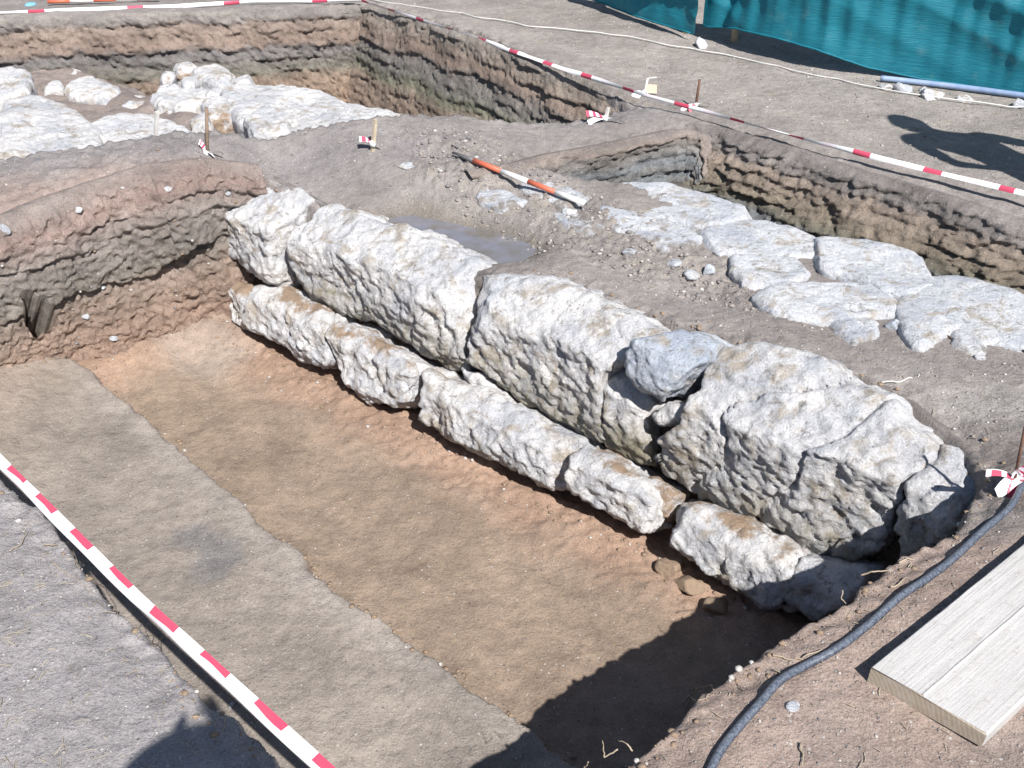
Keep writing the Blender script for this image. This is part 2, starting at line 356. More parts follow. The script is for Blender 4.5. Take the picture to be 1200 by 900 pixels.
cpw = np.array([np.append(un(a, b, z)[:2], z) for a, b, z in CP]+[[-8, 3, 0], [8, 3, 0], [0, -6, 0], [0, 14, .1], [9, 9, 0], [-9, 10, 0], [-9, -6, 0], [9, -6, 0], [-4.5, 5, .03], [-4, 2.5, 0]])
def _U(r2): return 0.5*r2*np.log(r2+1e-9)
_n = len(cpw); _K = _U(((cpw[:, None, :2]-cpw[None, :, :2])**2).sum(-1))+0.02*np.eye(_n); _Pm = np.column_stack([np.ones(_n), cpw[:, :2]])
_sol = np.linalg.solve(np.block([[_K, _Pm], [_Pm.T, np.zeros((3, 3))]]), np.append(cpw[:, 2], [0, 0, 0]))
def base_h(X, Y):
    Xc = np.clip(X, -9, 9); Yc = np.clip(Y, -6, 14); r = _sol[_n]+_sol[_n+1]*Xc+_sol[_n+2]*Yc
    for i in range(_n): r = r+_sol[i]*_U((Xc-cpw[i, 0])**2+(Yc-cpw[i, 1])**2)
    return r
BANK = uns([(-300, 50), (0, 68), (70, 72), (130, 84), (170, 104), (215, 116), (265, 122), (320, 150), (340, 200), (-300, 220)], -.34)[:, :2]
PUD = uns([(440, 258), (480, 250), (540, 262), (600, 276), (628, 290), (612, 304), (570, 306), (525, 298), (470, 283)], -0.165)[:, :2]
RUB = uns([(470, 190), (560, 185), (640, 215), (700, 235), (800, 275), (900, 335), (960, 375), (860, 350), (790, 330), (700, 300), (620, 275), (540, 240), (470, 210)], -0.1)[:, :2]
def lerp3(a, b, t): return a*(1-t[..., None])+b*t[..., None]
C = lambda *v: np.array(v, float)
c_A = C(.315, .292, .288); c_R = C(.33, .255, .215); c_terr = C(.265, .237, .22); c_ridge = C(.235, .215, .212); c_far = C(.31, .278, .252)
c_B = C(.27, .232, .20); c_C = C(.28, .212, .160); c_org = C(.35, .232, .168); c_dk = C(.17, .15, .13); c_pale = C(.42, .39, .36)
def terrain(X, Y):
    P = np.stack([X, Y], -1)
    near = np.hypot(X, Y-3) < 9
    wx = 0.028*gn(P, 0.22, 1)+0.013*gn(P, 0.07, 2); wy = 0.028*gn(P, 0.22, 3)+0.013*gn(P, 0.07, 4)
    Xw, Yw = X+wx, Y+wy
    d1 = psdf(T1, Xw, Yw); d2 = psdf(T2, Xw, Yw); d3 = psdf(T3, Xw, Yw); dB = psdf(Bp, X+0.7*wx+.007*gn(P, .028, 70), Y+0.7*wy+.007*gn(P, .028, 71)); dr = psdf(RUB, X, Y); dp = psdf(PUD, X+0.7*wx, Y+0.7*wy)
    n_big = gn(P, 0.55, 5); n_mid = gn(P, 0.16, 6); n_s = gn(P, 0.05, 7); n_xs = gn(P, 0.024, 8)
    lumps = 0.012*n_big+0.006*n_mid+0.0028*n_s+0.0016*n_xs
    rub = sm(0.12, -0.1, dr)
    top = base_h(X, Y)+lumps+rub*(0.018*np.abs(n_s)+0.012*n_xs+0.02*n_mid)
    pq = sm(.10, -.02, dp); top = top*(1-pq)+(-.178+.003*n_mid+.05*np.maximum(dp, -.02))*pq
    # trodden soil is smooth, lips crumble
    lip = np.minimum(np.minimum(np.abs(d1), np.abs(d2)), np.abs(d3))
    top = top+sm(0.12, 0.0, lip)*(0.010*n_s+0.008*gn(P, 0.03, 12)-0.012)
    dsx = ldist([sect_foot(k)+BACK*.25 for k in np.linspace(-.1, 3.2, 9)], X, Y); top = top+sm(0.34, 0.08, dsx)*(0.012*n_mid+0.010*n_s+0.008*np.abs(gn(P, 0.032, 73))+.008*gn(P, .09, 74)-.004)
    # main trench floor
    dw = ldist([WF0[:2]-WS[:2]*.3, WF1[:2]+WS[:2]*1.0], X, Y)
    ds = ldist([sect_foot(k) for k in np.linspace(0, 3.2, 9)], X, Y)
    fl = FLOOR+0.010*n_big+0.006*n_mid+0.0016*n_s+0.03*np.exp(-(dw/0.13)**1.3)*(1+0.5*n_mid)+0.07*np.exp(-(ds/0.16)**1.3)*(1+0.4*n_mid)+0.02*sm(0.35, 0, dw)*np.abs(n_s)+0.006*gn(np.stack([X*WS[0]+Y*WS[1], (X*WIN[0]+Y*WIN[1])*3.0], -1), .30, 61)+.007*np.minimum(gn(P, .10, 62)+.1, 0)+.003*np.minimum(gn(P, .045, 63), 0)
    rise = 0.24*sm(-1.75, -2.75, X+0.15*(Y-4))*sm(2.2, 4.0, Y)
    Bz = FLOOR+0.092+0.012*n_mid+0.008*n_big+0.003*n_s+0.002*n_xs+rise
    tb = sm(0.004, -0.03, dB); fl1 = np.maximum(fl*(1-tb)+Bz*tb, np.where(tb > 0, fl, -9))
    t1 = sm(0.0, -0.05, d1)
    z = top*(1-t1)+fl1*t1
    bk = sm(.10, -.12, psdf(BANK, X+3*wx, Y+3*wy)); f2 = -0.74+.41*bk+.03*bk*n_mid+0.02*n_big+0.015*n_mid; t2 = sm(0.0, -0.05, d2); z = z*(1-t2)+f2*t2
    f3 = -0.46+0.02*n_mid; t3 = sm(0.0, -0.05, d3); z = z*(1-t3)+f3*t3
    # colours of the soils
    q1 = 0.5+0.5*gn(P, 0.9, 20)+0.25*gn(P, 0.25, 21); q1 = np.clip(q1, 0, 1)
    col = np.broadcast_to(c_terr, X.shape+(3,)).copy()
    isA = sm(0.25, -0.05, (X+0.16)+(Y-1.03)*-0.0 + 0) * sm(3.2, 2.6, Y) * (d1 > -0.02)
    col = lerp3(col, c_A, isA)
    isR = sm(2.75, 2.35, Y)*sm(-0.05, 0.2, X-0.2*(1.0-Y))*(d1 > -0.02)
    cR = lerp3(np.broadcast_to(c_R, col.shape), c_terr*0.95, sm(0.45, 0.8, q1)); col = lerp3(col, cR, isR)
    far = sm(-0.15, 0.25, (X-0.76)*0.69+(Y-5.78)*0.72)   # beyond the far tape
    col = lerp3(col, c_far*(0.88+0.2*q1[..., None]), far)
    rd = .8*sm(0.45, 0.0, ldist(uns([(-100, 200), (200, 180), (450, 165), (640, 160), (760, 122)], .03), X, Y))
    col = lerp3(col, c_ridge*(0.9+0.25*q1[..., None]), rd)
    pk = sm(0.30, 0.05, ldist(uns([(-60, 232), (60, 226), (150, 214), (262, 205)], .03), X, Y)+0.08*n_mid)
    col = lerp3(col, C(.30, .225, .19), 0.75*pk)
    col = lerp3(col, C(.32, .285, .25), 0.6*rub*sm(-0.1, 0.5, n_mid+n_s))
    tp = sm(0.34, 0.05, ldist(uns([(600, 172), (820, 145), (1000, 190)], 0), X, Y)); col = lerp3(col, C(.27, .235, .215), 0.45*tp)
    wp = sm(0.22, 0.0, ldist(uns([(1100, 455), (1190, 475)], -.08), X, Y)+0.12*n_mid+0.1*n_s); col = lerp3(col, c_pale, 0.55*wp)
    wet = sm(0.10, -0.02, dp+0.04*n_mid); col = lerp3(col, C(.145, .125, .10), 0.75*wet)
    # trench floor colours
    cf = lerp3(np.broadcast_to(c_C, col.shape), C(.245, .185, .138), sm(0.40, 0.85, 0.5+0.6*gn(P*np.array([1, 1.6]), 0.42, 24)+0.3*gn(P, 0.12, 25)))
    cf = lerp3(cf, c_org, 0.8*sm(0.30, 0.03, np.minimum(dw, ds)+0.07*n_mid+0.03*n_s))
    cf = lerp3(cf, C(.30, .25, .21), 0.7*sm(0.28, 0.10, ldist(uns([(200, 400), (250, 415)], FLOOR), X, Y)+0.08*n_mid))
    cb = c_B*(0.92+0.2*q1[..., None]); cb = lerp3(cb, C(.165, .165, .17), 0.65*sm(0.10, 0.0, ldist(uns([(228, 628), (262, 640), (250, 665)], -.7), X, Y)+0.05*n_mid+.03*n_s))
    cb = lerp3(cb, C(.35, .31, .275), 0.5*sm(0.10, 0.0, np.abs(dB+0.06)+0.04*n_s)); cb = lerp3(cb, C(.29, .23, .185), 0.6*sm(-1.6, -2.3, X))
    cf = lerp3(cf, cb, tb); col = lerp3(col, cf, sm(0.3, 0.7, t1))
    col = lerp3(col, C(.24, .20, .18), sm(0.3, 0.7, t2)); col = lerp3(col, C(.22, .16, .12), sm(0.3, 0.7, t3))
    return z, col, d1, dB, t1
def axis(lo, hi, c0, c1, h0, g, end_lo, end_hi):
    mid = list(np.arange(c0, c1, h0)); s = h0; a = []; x = c0
    while x > end_lo: s = min(s*g, 8); x -= s; a.append(x)
    s = h0; b = []; x = mid[-1]
    while x < end_hi: s = min(s*g, 8); x += s; b.append(x)
    return np.array(a[::-1]+mid+b)
def y_axis():
    ys = [0.95]; 
    while ys[-1] < 9.2: ys.append(ys[-1]+0.0075+0.0022*max(0, ys[-1]-1.5))
    s = 0.03
    while ys[-1] < 90: s *= 1.12; ys.append(ys[-1]+min(s, 8))
    lo = []; s = 0.01; y = 0.95
    while y > -40: s *= 1.15; y -= min(s, 8); lo.append(y)
    return np.array(lo[::-1]+ys)
xa = axis(0, 0, -1.9, 1.75, 0.0095, 1.018, -60, 60); ya = y_axis()
GX, GY = np.meshgrid(xa, ya, indexing='xy')
GZ, GC, GD1, GDB, GT1 = terrain(GX, GY)
nyy, nxx = GX.shape; idg = np.arange(nxx*nyy).reshape(nyy, nxx)
GQ = np.column_stack([idg[:-1, :-1].ravel(), idg[:-1, 1:].ravel(), idg[1:, 1:].ravel(), idg[1:, :-1].ravel()])
GV = np.column_stack([GX.ravel(), GY.ravel(), GZ.ravel()])
fT = GT1.ravel()[GQ].mean(1) > 0.35; fB = GDB.ravel()[GQ].mean(1) < 0
# open the hole in the left cut; its pocket is sloped to stay dark
_cv = sect_foot(CAVE_K)+BACK*.08; _fc = GV[GQ].mean(1); _fz = GV[GQ][:, :, 2]
keep = ~((np.hypot(_fc[:, 0]-_cv[0], _fc[:, 1]-_cv[1]) < .27) & (_fz.min(1) < -.20) & (_fz.max(1) > -.60) & (_fz.max(1)-_fz.min(1) > .02))
for nm, mk, mt in (('ground', ~fT, M_SOIL), ('trench_floor', fT & ~fB, M_FLOOR), ('trench_ledge', fT & fB, M_FLOOR)):
    v_, q_, u_ = sub(GV, GQ, mk & keep); tag(link(nm, mesh_np(nm, v_, q_, GC.reshape(-1, 3)[u_]), mt), kind='structure')
def gz(x, y):
    z = terrain(np.atleast_1d(np.asarray(x, float)), np.atleast_1d(np.asarray(y, float)))[0]; return z if z.size > 1 else float(z[0])
def on(px, py, z=0.0, lift=0.0):
    p = un(px, py, z)
    for _ in range(3): p = un(px, py, gz(p[0], p[1]))
    p[2] += lift; return p
# ------------------------------------------------------------------ cut sections
def polyline(pts, n):
    pts = np.array(pts, float); L_ = np.r_[0, np.cumsum(np.linalg.norm(np.diff(pts, axis=0), axis=1))]
    t = np.linspace(0, L_[-1], n); return np.column_stack([np.interp(t, L_, pts[:, k]) for k in range(pts.shape[1])]), t
def section(tops, foots, res, strata, seed, amp=1.0, ledges=(), cave=None, outward=None, lipback=0.05, step=None, blocky=0.0, belly=0.0, name='trench_section'):
    """cut soil face: strata = [(t, colour)] from the top (t=0) to the foot (t=1)"""
    Ls = np.linalg.norm(np.diff(np.array(tops)[:, :2], axis=0), axis=1).sum(); Ht = np.linalg.norm(np.array(tops)[len(tops)//2]-np.array(foots)[len(tops)//2])
    n = int(Ls/res)+2; m = int((Ht+lipback)/res)+2
    A, s = polyline(tops, n)
    kk = np.linspace(0, 1, len(foots)); B = np.column_stack([np.interp(np.linspace(0, 1, n), kk, np.array(foots)[:, k]) for k in range(3)])
    t = np.linspace(-lipback/Ht, 1, m); tt = np.clip(t, 0, 1)[None, :, None]
    P = A[:, None]*(1-tt)+B[:, None]*tt
    tan = np.gradient(A[:, :2], axis=0); tan /= np.linalg.norm(tan, axis=1, keepdims=True)
    out = np.column_stack([tan[:, 1], -tan[:, 0], np.zeros(n)])
    if np.dot(out[n//2], outward) < 0: out = -out
    ov = np.minimum(t, 0)*Ht
    P = P+out[:, None]*ov[None, :, None]
    Pf = P.reshape(-1, 3); sz = np.repeat(s[:, None], m, 1); TT = np.repeat(t[None], n, 0); shp = (n, m)
    Q3 = np.stack([sz, np.zeros(shp), TT*Ht], -1)+seed
    face = sm(-0.01, 0.06, TT)
    d = (0.040-.018*blocky)*gn(Q3, 0.33, 1)+0.014*gn(Q3, 0.12, 2)
    d = d+(0.012+0.02*blocky)*(0.5-np.abs(gn(Q3*np.array([1, 1, 1.7]), 0.085, 3))*1.9)+0.009*gn(Q3*np.array([1, 1, 1.5]), 0.035, 4)+0.006*gn(Q3, 0.018, 5)+0.010*(0.35-np.abs(gn(Q3*np.array([1, 1, 1.15]), 0.044, 32))*1.8)+0.006*(0.35-np.abs(gn(Q3, 0.024, 34))*1.8)+0.010*np.minimum(0, gn(Q3, .03, 33))
    if blocky: d = d+0.011*(0.35-np.abs(gn(Q3, .030, 35))*1.8)+0.012*np.minimum(0, gn(Q3, .055, 36)+.1)+0.035*blocky*np.sign(gn(Q3, 0.14, 31))*np.minimum(np.abs(gn(Q3, 0.14, 31))*3, 0.5)
    tw = TT+0.05*gn(Q3*np.array([1, 1, 0.2]), 0.5, 6)+0.018*gn(Q3*np.array([1, 1, .3]), 0.12, 7)
    crack = np.zeros(shp)
    for tl, depth in ledges:
        msk = 0.5+0.9*gn(Q3*np.array([1, 1, 0.1]), 0.3, 9+tl*10); msk = np.clip(msk, 0, 1.2)
        u_ = (tw-tl)*Ht
        d = d+depth*msk*(sm(0.012, -0.004, u_)*np.exp(np.minimum(u_, 0)/0.12)-0.4*np.exp(-(np.maximum(u_, 0)/0.03)**2)*(u_ > 0)); crack = np.maximum(crack, msk*np.exp(-((u_-0.012)/0.012)**2))
    if step is not None:
        tl = np.interp(s, step[0], step[1])[:, None]; dep = np.interp(s, step[0], step[2])[:, None]
        u_ = (tw-tl)*Ht; d = d+dep*(sm(0.012, -0.006, u_)-0.35*np.exp(-(np.maximum(u_, 0)/0.05)**2)*(u_ > 0))
    d = d*amp*face*sm(1.02, 0.9, TT)+belly*np.maximum(TT, 0)/.2*np.exp(1-np.maximum(TT, 0)/.2)*sm(1.02, 0.9, TT)
    up = 0.012*gn(Q3, 0.07, 14)+0.006*gn(Q3, 0.025, 15)
    P = P+out[:, None]*(d+0.012*face)[..., None]; P[..., 2] += up*face*amp
    P[..., 2] += np.where(TT < 0, 0.002*gn(Q3, 0.03, 16)-0.012*(1-sm(-lipback/Ht, -0.01, TT)), 0)
    if cave is not None:
        for cs, ct, rs, rt, dp in cave:
            e = ((sz-cs-0.25*(TT-ct)*Ht)/rs)**2+((TT-ct)*Ht/rt)**2+1.1*gn(Q3, 0.055, 22); kk_ = (dp*sm(1.0, 0.80, e))[..., None]; P = P-out[:, None]*kk_+np.array([.15, .05, -1.0])*kk_
    # colours
    ts = [a for a, _ in strata]; cs_ = np.array([b for _, b in strata]); tc = np.clip(tw+0.03*gn(Q3, 0.06, 18), 0, 1)
    col = np.stack([np.interp(tc, ts, cs_[:, k]) for k in range(3)], -1)
    st = gn(Q3*np.array([.35, 1, 3.0]), 0.12, 19); bl = gn(Q3, 0.22, 23)
    col = col*(1+0.22*st+0.12*bl)[..., None]
    ids = np.arange(n*m).reshape(n, m)
    Q = np.column_stack([ids[:-1, :-1].ravel(), ids[1:, :-1].ravel(), ids[1:, 1:].ravel(), ids[:-1, 1:].ravel()])
    V = P.reshape(-1, 3)
    nr = np.cross(V[Q[0, 1]]-V[Q[0, 0]], V[Q[0, 3]]-V[Q[0, 0]])
    if np.dot(nr, outward) < 0 and m > 3:
        k_ = ids[n//2, m//2]; 
    nm_ = np.cross(P[n//2+1, m//2]-P[n//2, m//2], P[n//2, m//2+1]-P[n//2, m//2])
    if np.dot(nm_, outward) < 0: Q = Q[:, ::-1]
    o = tag(link(name, mesh_np(name, V, Q, col.reshape(-1, 3)), M_SECT), kind='structure')
    return o, P
c_g1 = C(.235, .205, .19); c_g2 = C(.19, .18, .17); c_g3 = C(.165, .155, .135); c_o1 = C(.30, .20, .145); c_o2 = C(.34, .205, .14); c_bl = C(.215, .23, .245); c_gr = C(.16, .15, .10)
ks = np.linspace(-0.32, 3.1, 15)
tp_ = []; ft_ = []
for k in ks:
    f_ = sect_foot(k); ft_.append([f_[0], f_[1], FLOOR-0.02]); q_ = f_+BACK*(0.10+0.02*math.sin(k*5)); tp_.append([q_[0], q_[1], gz(q_[0]-0.64*.1, q_[1]+0.077)+0.004])
_, SEC1 = section(tp_, ft_, 0.0075, [(0, C(.30, .25, .225)), (.10, C(.32, .235, .205)), (.22, C(.29, .25, .225)), (.36, C(.265, .235, .21)), (.47, C(.255, .225, .195)), (.55, C(.31, .245, .205)), (.66, C(.33, .245, .195)), (.85, C(.35, .245, .19)), (.94, C(.36, .27, .22)), (1, C(.35, .255, .20))],
        3.3, amp=1.0, ledges=[(.15, .025), (.24, .03), (.72, .012), (.88, .015)], outward=np.array([.64, -.77, 0]),
        belly=.035, step=([.28, .38, .53, .66, .78, 1.08, 1.48, 2.28, 3.5], [.42, .42, .46, .53, .50, .46, .50, .5, .5], [.02, .07, .08, .03, .02, .035, .02, .02, .02]), cave=[(CAVE_K+.30, .53, .078, .13, .85)])
# section behind the stones of the main wall
wt = uns([(250, 228), (268, 228), (290, 214), (325, 206), (382, 242), (440, 264), (565, 324), (640, 324), (780, 390), (845, 400), (930, 411), (1045, 466), (1105, 516), (1160, 558), (1210, 600)], -0.12)
wt = np.array([un(a, b, z) for (a, b), z in zip([(a, b+1) for a, b in wall_top_px]+[(1210, 600)], WTZ+[0])])+WIN*.10*np.array([-.3, .2]+[.9]*7+[.4, 0, 0])[:, None]
wt = np.array([[a, b, gz(a+WIN[0]*.12, b+WIN[1]*.12)-0.012] for a, b, _ in wt])
wf = np.array([WF0+WS*.05+(WF1-WF0+WS*.75)*u_+WIN*0.12+[0, 0, -.02] for u_ in np.linspace(0, 1, 11)])
section(wt, wf, 0.011, [(0, c_terr), (.2, C(.23, .19, .15)), (.55, C(.25, .18, .125)), (.8, c_o2), (1, c_org)], 11.1, amp=0.45, outward=-WIN, lipback=0.04)
# far trench, back cut and long cut
def cut(px_top, px_foot, zt, zf, **kw):
    tp = [on(a, b) for a, b in px_top]; ft = [un(a, b, zf) for a, b in px_foot]; return tp, ft
def vertical(px_top, zf, off, outv):
    tp = []; ft = []
    for a, b in px_top:
        p = un(a, b, 0.0); p[2] = gz(p[0]-outv[0]*.15, p[1]-outv[1]*.15); tp.append(p); ft.append([p[0]+outv[0]*off, p[1]+outv[1]*off, zf])
    return tp, ft
strF = [(0, c_far), (.08, C(.27, .24, .225)), (.13, C(.31, .245, .205)), (.30, C(.29, .22, .18)), (.36, C(.22, .205, .20)), (.46, C(.23, .21, .19)), (.54, C(.21, .20, .165)), (.62, C(.29, .22, .17)), (1, C(.33, .235, .175))]
tp, ft = vertical([(-300, 40), (-150, 31), (0, 25), (150, 21), (300, 15), (400, 9), (434, 6)], -.76, .14, np.array([0, -1., 0]))
section(tp, ft, 0.016, strF, 21.2, amp=1.15, ledges=[(.10, .025), (.20, .015), (.34, .025), (.44, .015), (.56, .015)], outward=np.array([0, -1., 0]))
o_l = np.array([-.69, -.72, 0])
tp, ft = vertical([(424, 3), (480, 26), (540, 47), (620, 74), (700, 101), (750, 118), (790, 128)], -.76, .30, o_l)
section(tp, ft, 0.014, [(0, c_far), (.10, C(.31, .26, .22)), (.22, C(.31, .235, .19)), (.32, C(.24, .215, .195)), (.42, C(.23, .215, .19)), (.50, C(.21, .205, .15)), (.58, C(.28, .22, .175)), (1, C(.33, .245, .19))],
        31.7, amp=0.7, ledges=[(.06, .04), (.17, .035), (.28, .04), (.38, .03), (.47, .03), (.60, .02)], outward=o_l)
# right trench: end cut and long cut
o_e = np.array([.35, -.94, 0])
tp, ft = vertical([(548, 198), (600, 186), (640, 178), (700, 168), (750, 157), (785, 150), (806, 148), (826, 152), (850, 162)], -.50, .10, o_e)
section(tp, ft, 0.012, [(0, C(.31, .265, .24)), (.07, C(.33, .27, .235)), (.10, C(.21, .19, .175)), (.17, C(.27, .25, .23)), (.30, c_bl*1.05), (.36, C(.20, .195, .185)), (.45, c_bl*1.1), (.55, C(.21, .20, .18)), (.75, C(.28, .20, .15)), (1, c_o1)], 41.9, amp=1.0, ledges=[(.06, .025), (.12, .02), (.18, .016), (.24, .016), (.31, .016), (.40, .02)], outward=o_e)
tp, ft = vertical([(806, 142), (840, 147), (930, 171), (1000, 193), (1100, 221), (1200, 251), (1330, 287), (1500, 336)], -.52, .28, o_l)
section(tp, ft, 0.010, [(0, C(.27, .24, .225)), (.14, C(.25, .225, .21)), (.22, C(.31, .25, .205)), (.42, C(.27, .225, .175)), (.52, C(.20, .185, .145)), (.60, c_bl), (.66, C(.19, .18, .155)), (.72, C(.30, .20, .145)), (1, C(.38, .235, .165))],
        51.3, amp=0.62, ledges=[(.10, .03), (.17, .04), (.26, .03), (.36, .04), (.46, .04), (.55, .05), (.68, .03)], outward=o_l, blocky=.75)
# ------------------------------------------------------------------ puddle
_pz = terrain(PUD[:, 0]*.6+PUD[:, 0].mean()*.4, PUD[:, 1]*.6+PUD[:, 1].mean()*.4)[0]; PZ = float(np.median(_pz))+.007
m, n, p, N, Lk = new_mat('muddy_water_sky_tint')
g = N('ShaderNodeNewGeometry').outputs['Position']; Lk(ramp(n, noise_node(n, g, 6), [(0.35, (.14, .125, .10)), (0.58, (.185, .185, .215))]), p.inputs['Base Color'])  # mud brown, with the bluish sky reflection painted into the base colour
p.inputs['Roughness'].default_value = 0.03; p.inputs['IOR'].default_value = 1.33; M_WATER = m
pc = PUD.mean(0); pp = pc+(PUD-pc)*1.2; mb = MB(); mb.add([(a, b, PZ) for a, b in pp], [tuple(range(len(pp)))]); tag(mb.build('puddle', M_WATER), kind='structure')
# ------------------------------------------------------------------ main wall of boulders
TW = np.array([0, 0, .76])+WIN*0.37; TW /= np.linalg.norm(TW)
NW = np.cross(WS, TW); NW = NW if np.dot(NW, WIN) < 0 else -NW
WP = WF0.copy()
wall = tag(empty('stone_wall', WF0), 'long ancient wall of big rough white limestone boulders in two courses along the trench', 'stone wall')
def wstone(name, px, off=0.0, label=None, mat=None, **kw):
    P0 = WP+NW*off
    q = [hit(a, b, P0, NW) for a, b in px]
    o = rock(name, q, P0, WS, TW, NW, mat=mat or M_ROCK, parent=wall, **kw)
    if label: o['label'] = label
    return o
UP = dict(front=.12, back=.32, rnd=.026, ftop=.12, grow=.004, brk=.62)
wstone('boulder', [(272, 240), (280, 222), (300, 210), (325, 204), (348, 213), (374, 234), (362, 250), (347, 285), (340, 328), (334, 340), (322, 333), (300, 322), (280, 300), (270, 268)], seed=1, moss=.25, **{**UP, 'front': .18, 'grow': -.008, 'brk': .50})
wstone('boulder', [(380, 241), (402, 243), (432, 260), (480, 271), (520, 288), (550, 306), (572, 324), (563, 352), (555, 385), (550, 434), (520, 430), (490, 415), (455, 393), (432, 375), (410, 372), (390, 369), (366, 352), (356, 332), (355, 300), (363, 268), (374, 252)], seed=2, moss=.45, h=.0095, **UP)
wstone('boulder', [(568, 324), (602, 321), (642, 324), (690, 344), (742, 370), (778, 392), (770, 405), (748, 420), (722, 440), (714, 478), (708, 520), (690, 524), (660, 508), (625, 482), (590, 456), (566, 434), (552, 420), (548, 395), (556, 352)], seed=3, moss=.5, h=.0095, **UP)
wstone('boulder', [(716, 440), (738, 422), (760, 450), (770, 478), (760, 500), (764, 528), (758, 548), (728, 546), (706, 530), (713, 480)], seed=4, moss=.75, h=.009, **{**UP, 'front': .07, 'ftop': .03, 'rnd': .045}, label='mossy dark boulder wedged under the small bluish stone')
wstone('boulder', [(758, 402), (790, 390), (815, 391), (842, 401), (838, 425), (815, 443), (800, 458), (786, 470), (764, 456), (744, 426)], off=.04, steep=.1, seed=5, moss=.1, h=.008, mat=M_ROCKB, front=.13, back=.2, rnd=.015, ftop=.06, cuts=14, label='small angular bluish white stone set on top of the wall', amp=.7)
wstone('boulder', [(768, 484), (790, 466), (812, 474), (806, 494), (778, 502)], off=.03, seed=6, dirt=.3, h=.008, front=.08, back=.15, rnd=.03, amp=.6, label='small pinkish stone jammed in the gap beside the biggest boulder')
wstone('boulder', [(845, 404), (880, 402), (930, 413), (970, 433), (1002, 452), (1042, 468), (1062, 492), (1102, 518), (1098, 540), (1077, 556), (1068, 590), (1053, 618), (1036, 642), (990, 658), (965, 657), (930, 641), (895, 616), (850, 600), (820, 586), (790, 566), (770, 556), (770, 530), (790, 508), (816, 490), (830, 455), (836, 424)], seed=7, moss=.4, h=.010, **{**UP, 'front': .15, 'ftop': .15, 'back': .38, 'brk': .56, 'cuts': 8, 'crack': .5}, label='biggest white boulder of the wall')
wstone('boulder', [(1103, 521), (1128, 525), (1166, 555), (1156, 578), (1136, 606), (1090, 645), (1050, 660), (1056, 610), (1073, 566), (1093, 544)], seed=8, moss=.4, off=.03, **UP)
LO = dict(front=.06, back=.24, rnd=.022, ftop=.05, grow=.006, brk=.66, topdirt=.30, steep=.26)
wstone('boulder', [(270, 330), (290, 334), (292, 350), (286, 390), (270, 382), (264, 364)], off=0.05, seed=9, h=.008, dirt=.3, **{**LO, 'front': .03, 'rnd': .03})
wstone('boulder', [(292, 338), (320, 334), (347, 346), (387, 374), (389, 420), (378, 429), (350, 421), (322, 402), (300, 391), (287, 375)], off=0.06, seed=10, h=.009, dirt=.22, moss=.05, **LO)
wstone('boulder', [(392, 377), (420, 384), (452, 405), (492, 432), (480, 466), (455, 472), (425, 467), (402, 447), (390, 415)], off=0.07, seed=11, h=.009, dirt=.3, **LO)
wstone('boulder', [(484, 440), (500, 432), (560, 460), (602, 480), (640, 500), (674, 516), (670, 535), (660, 568), (640, 574), (600, 553), (560, 532), (520, 512), (487, 484), (479, 462)], off=0.07, seed=12, dirt=.12, moss=.3, h=.009, **LO)
wstone('boulder', [(663, 545), (680, 520), (720, 544), (757, 565), (770, 590), (766, 617), (745, 625), (710, 602), (680, 580), (661, 562)], off=0.07, seed=13, dirt=.2, h=.009, **LO)
wstone('boulder', [(788, 592), (810, 587), (862, 609), (912, 630), (940, 650), (928, 682), (912, 704), (890, 710), (860, 693), (825, 662), (795, 633), (783, 612)], off=0.08, seed=14, dirt=.24, moss=.3, h=.009, **LO)
wstone('boulder', [(942, 655), (990, 662), (1024, 672), (1004, 702), (955, 726), (915, 712), (930, 682)], off=0.07, seed=15, h=.011, dirt=.1, **LO)
for i, (px, r_) in enumerate([([(545, 430), (566, 440), (600, 470), (585, 474), (556, 458)], .3), ([(325, 345), (352, 344), (386, 372), (372, 372)], .3), ([(742, 565), (772, 560), (800, 580), (782, 608), (766, 596)], .55), ([(925, 640), (960, 660), (945, 672), (932, 660)], .4)]):
    wstone('boulder', px, off=-.01, seed=20+i, dirt=r_, h=.009, front=.05, back=.15, rnd=.03, amp=.7)
# ------------------------------------------------------------------ second wall: flat slabs on the terrace
Xu, Yu, Zu = np.array([1., 0, 0]), np.array([0, 1., 0]), np.array([0, 0, 1.])
slabs = tag(empty('slab_wall', un(950, 310, -.13)), 'second wall top of flat pale slabs beside the deep trench on the right', 'stone wall')
def slab(px, z=-.125, fr=.04, seed=0., dirt=.1, mat=None, parent=slabs, h=.010, back=.14, amp=.33, rnd=.03, tilt=(0, 0), name='slab', label=None, grow=0.030):
    P0 = np.array([0, 0, z]); zt = z+fr*.8
    q = [un(a, b, zt)*[1, 1, 0]+[0, 0, z] for a, b in px]
    o = rock(name, q, P0, Xu, Yu, Zu, fr, back, mat or M_SLAB, parent, h=h, rnd=rnd, amp=amp, dirt=dirt, seed=seed, tilt=tilt, grow=grow)
    if label: o['label'] = label
    return o
slab([(668, 232), (690, 214), (740, 205), (800, 222), (878, 244), (872, 252), (822, 263), (800, 257), (772, 248), (722, 243)], seed=31, dirt=.22, z=-.12)
slab([(705, 252), (740, 252), (800, 266), (818, 277), (800, 290), (782, 290), (760, 275), (725, 268)], seed=32, dirt=.42, fr=.03, z=-.125, h=.009)
slab([(822, 264), (872, 252), (922, 264), (957, 281), (951, 297), (900, 296), (862, 291), (820, 278)], seed=33, dirt=.1)
slab([(864, 301), (900, 297), (940, 303), (946, 315), (912, 333), (880, 328), (860, 313)], seed=34, dirt=.2, z=-.13, h=.009)
slab([(956, 279), (985, 275), (1060, 294), (1104, 311), (1101, 325), (1070, 339), (1040, 336), (1010, 323), (975, 313), (952, 298)], seed=35, dirt=.05, fr=.055)
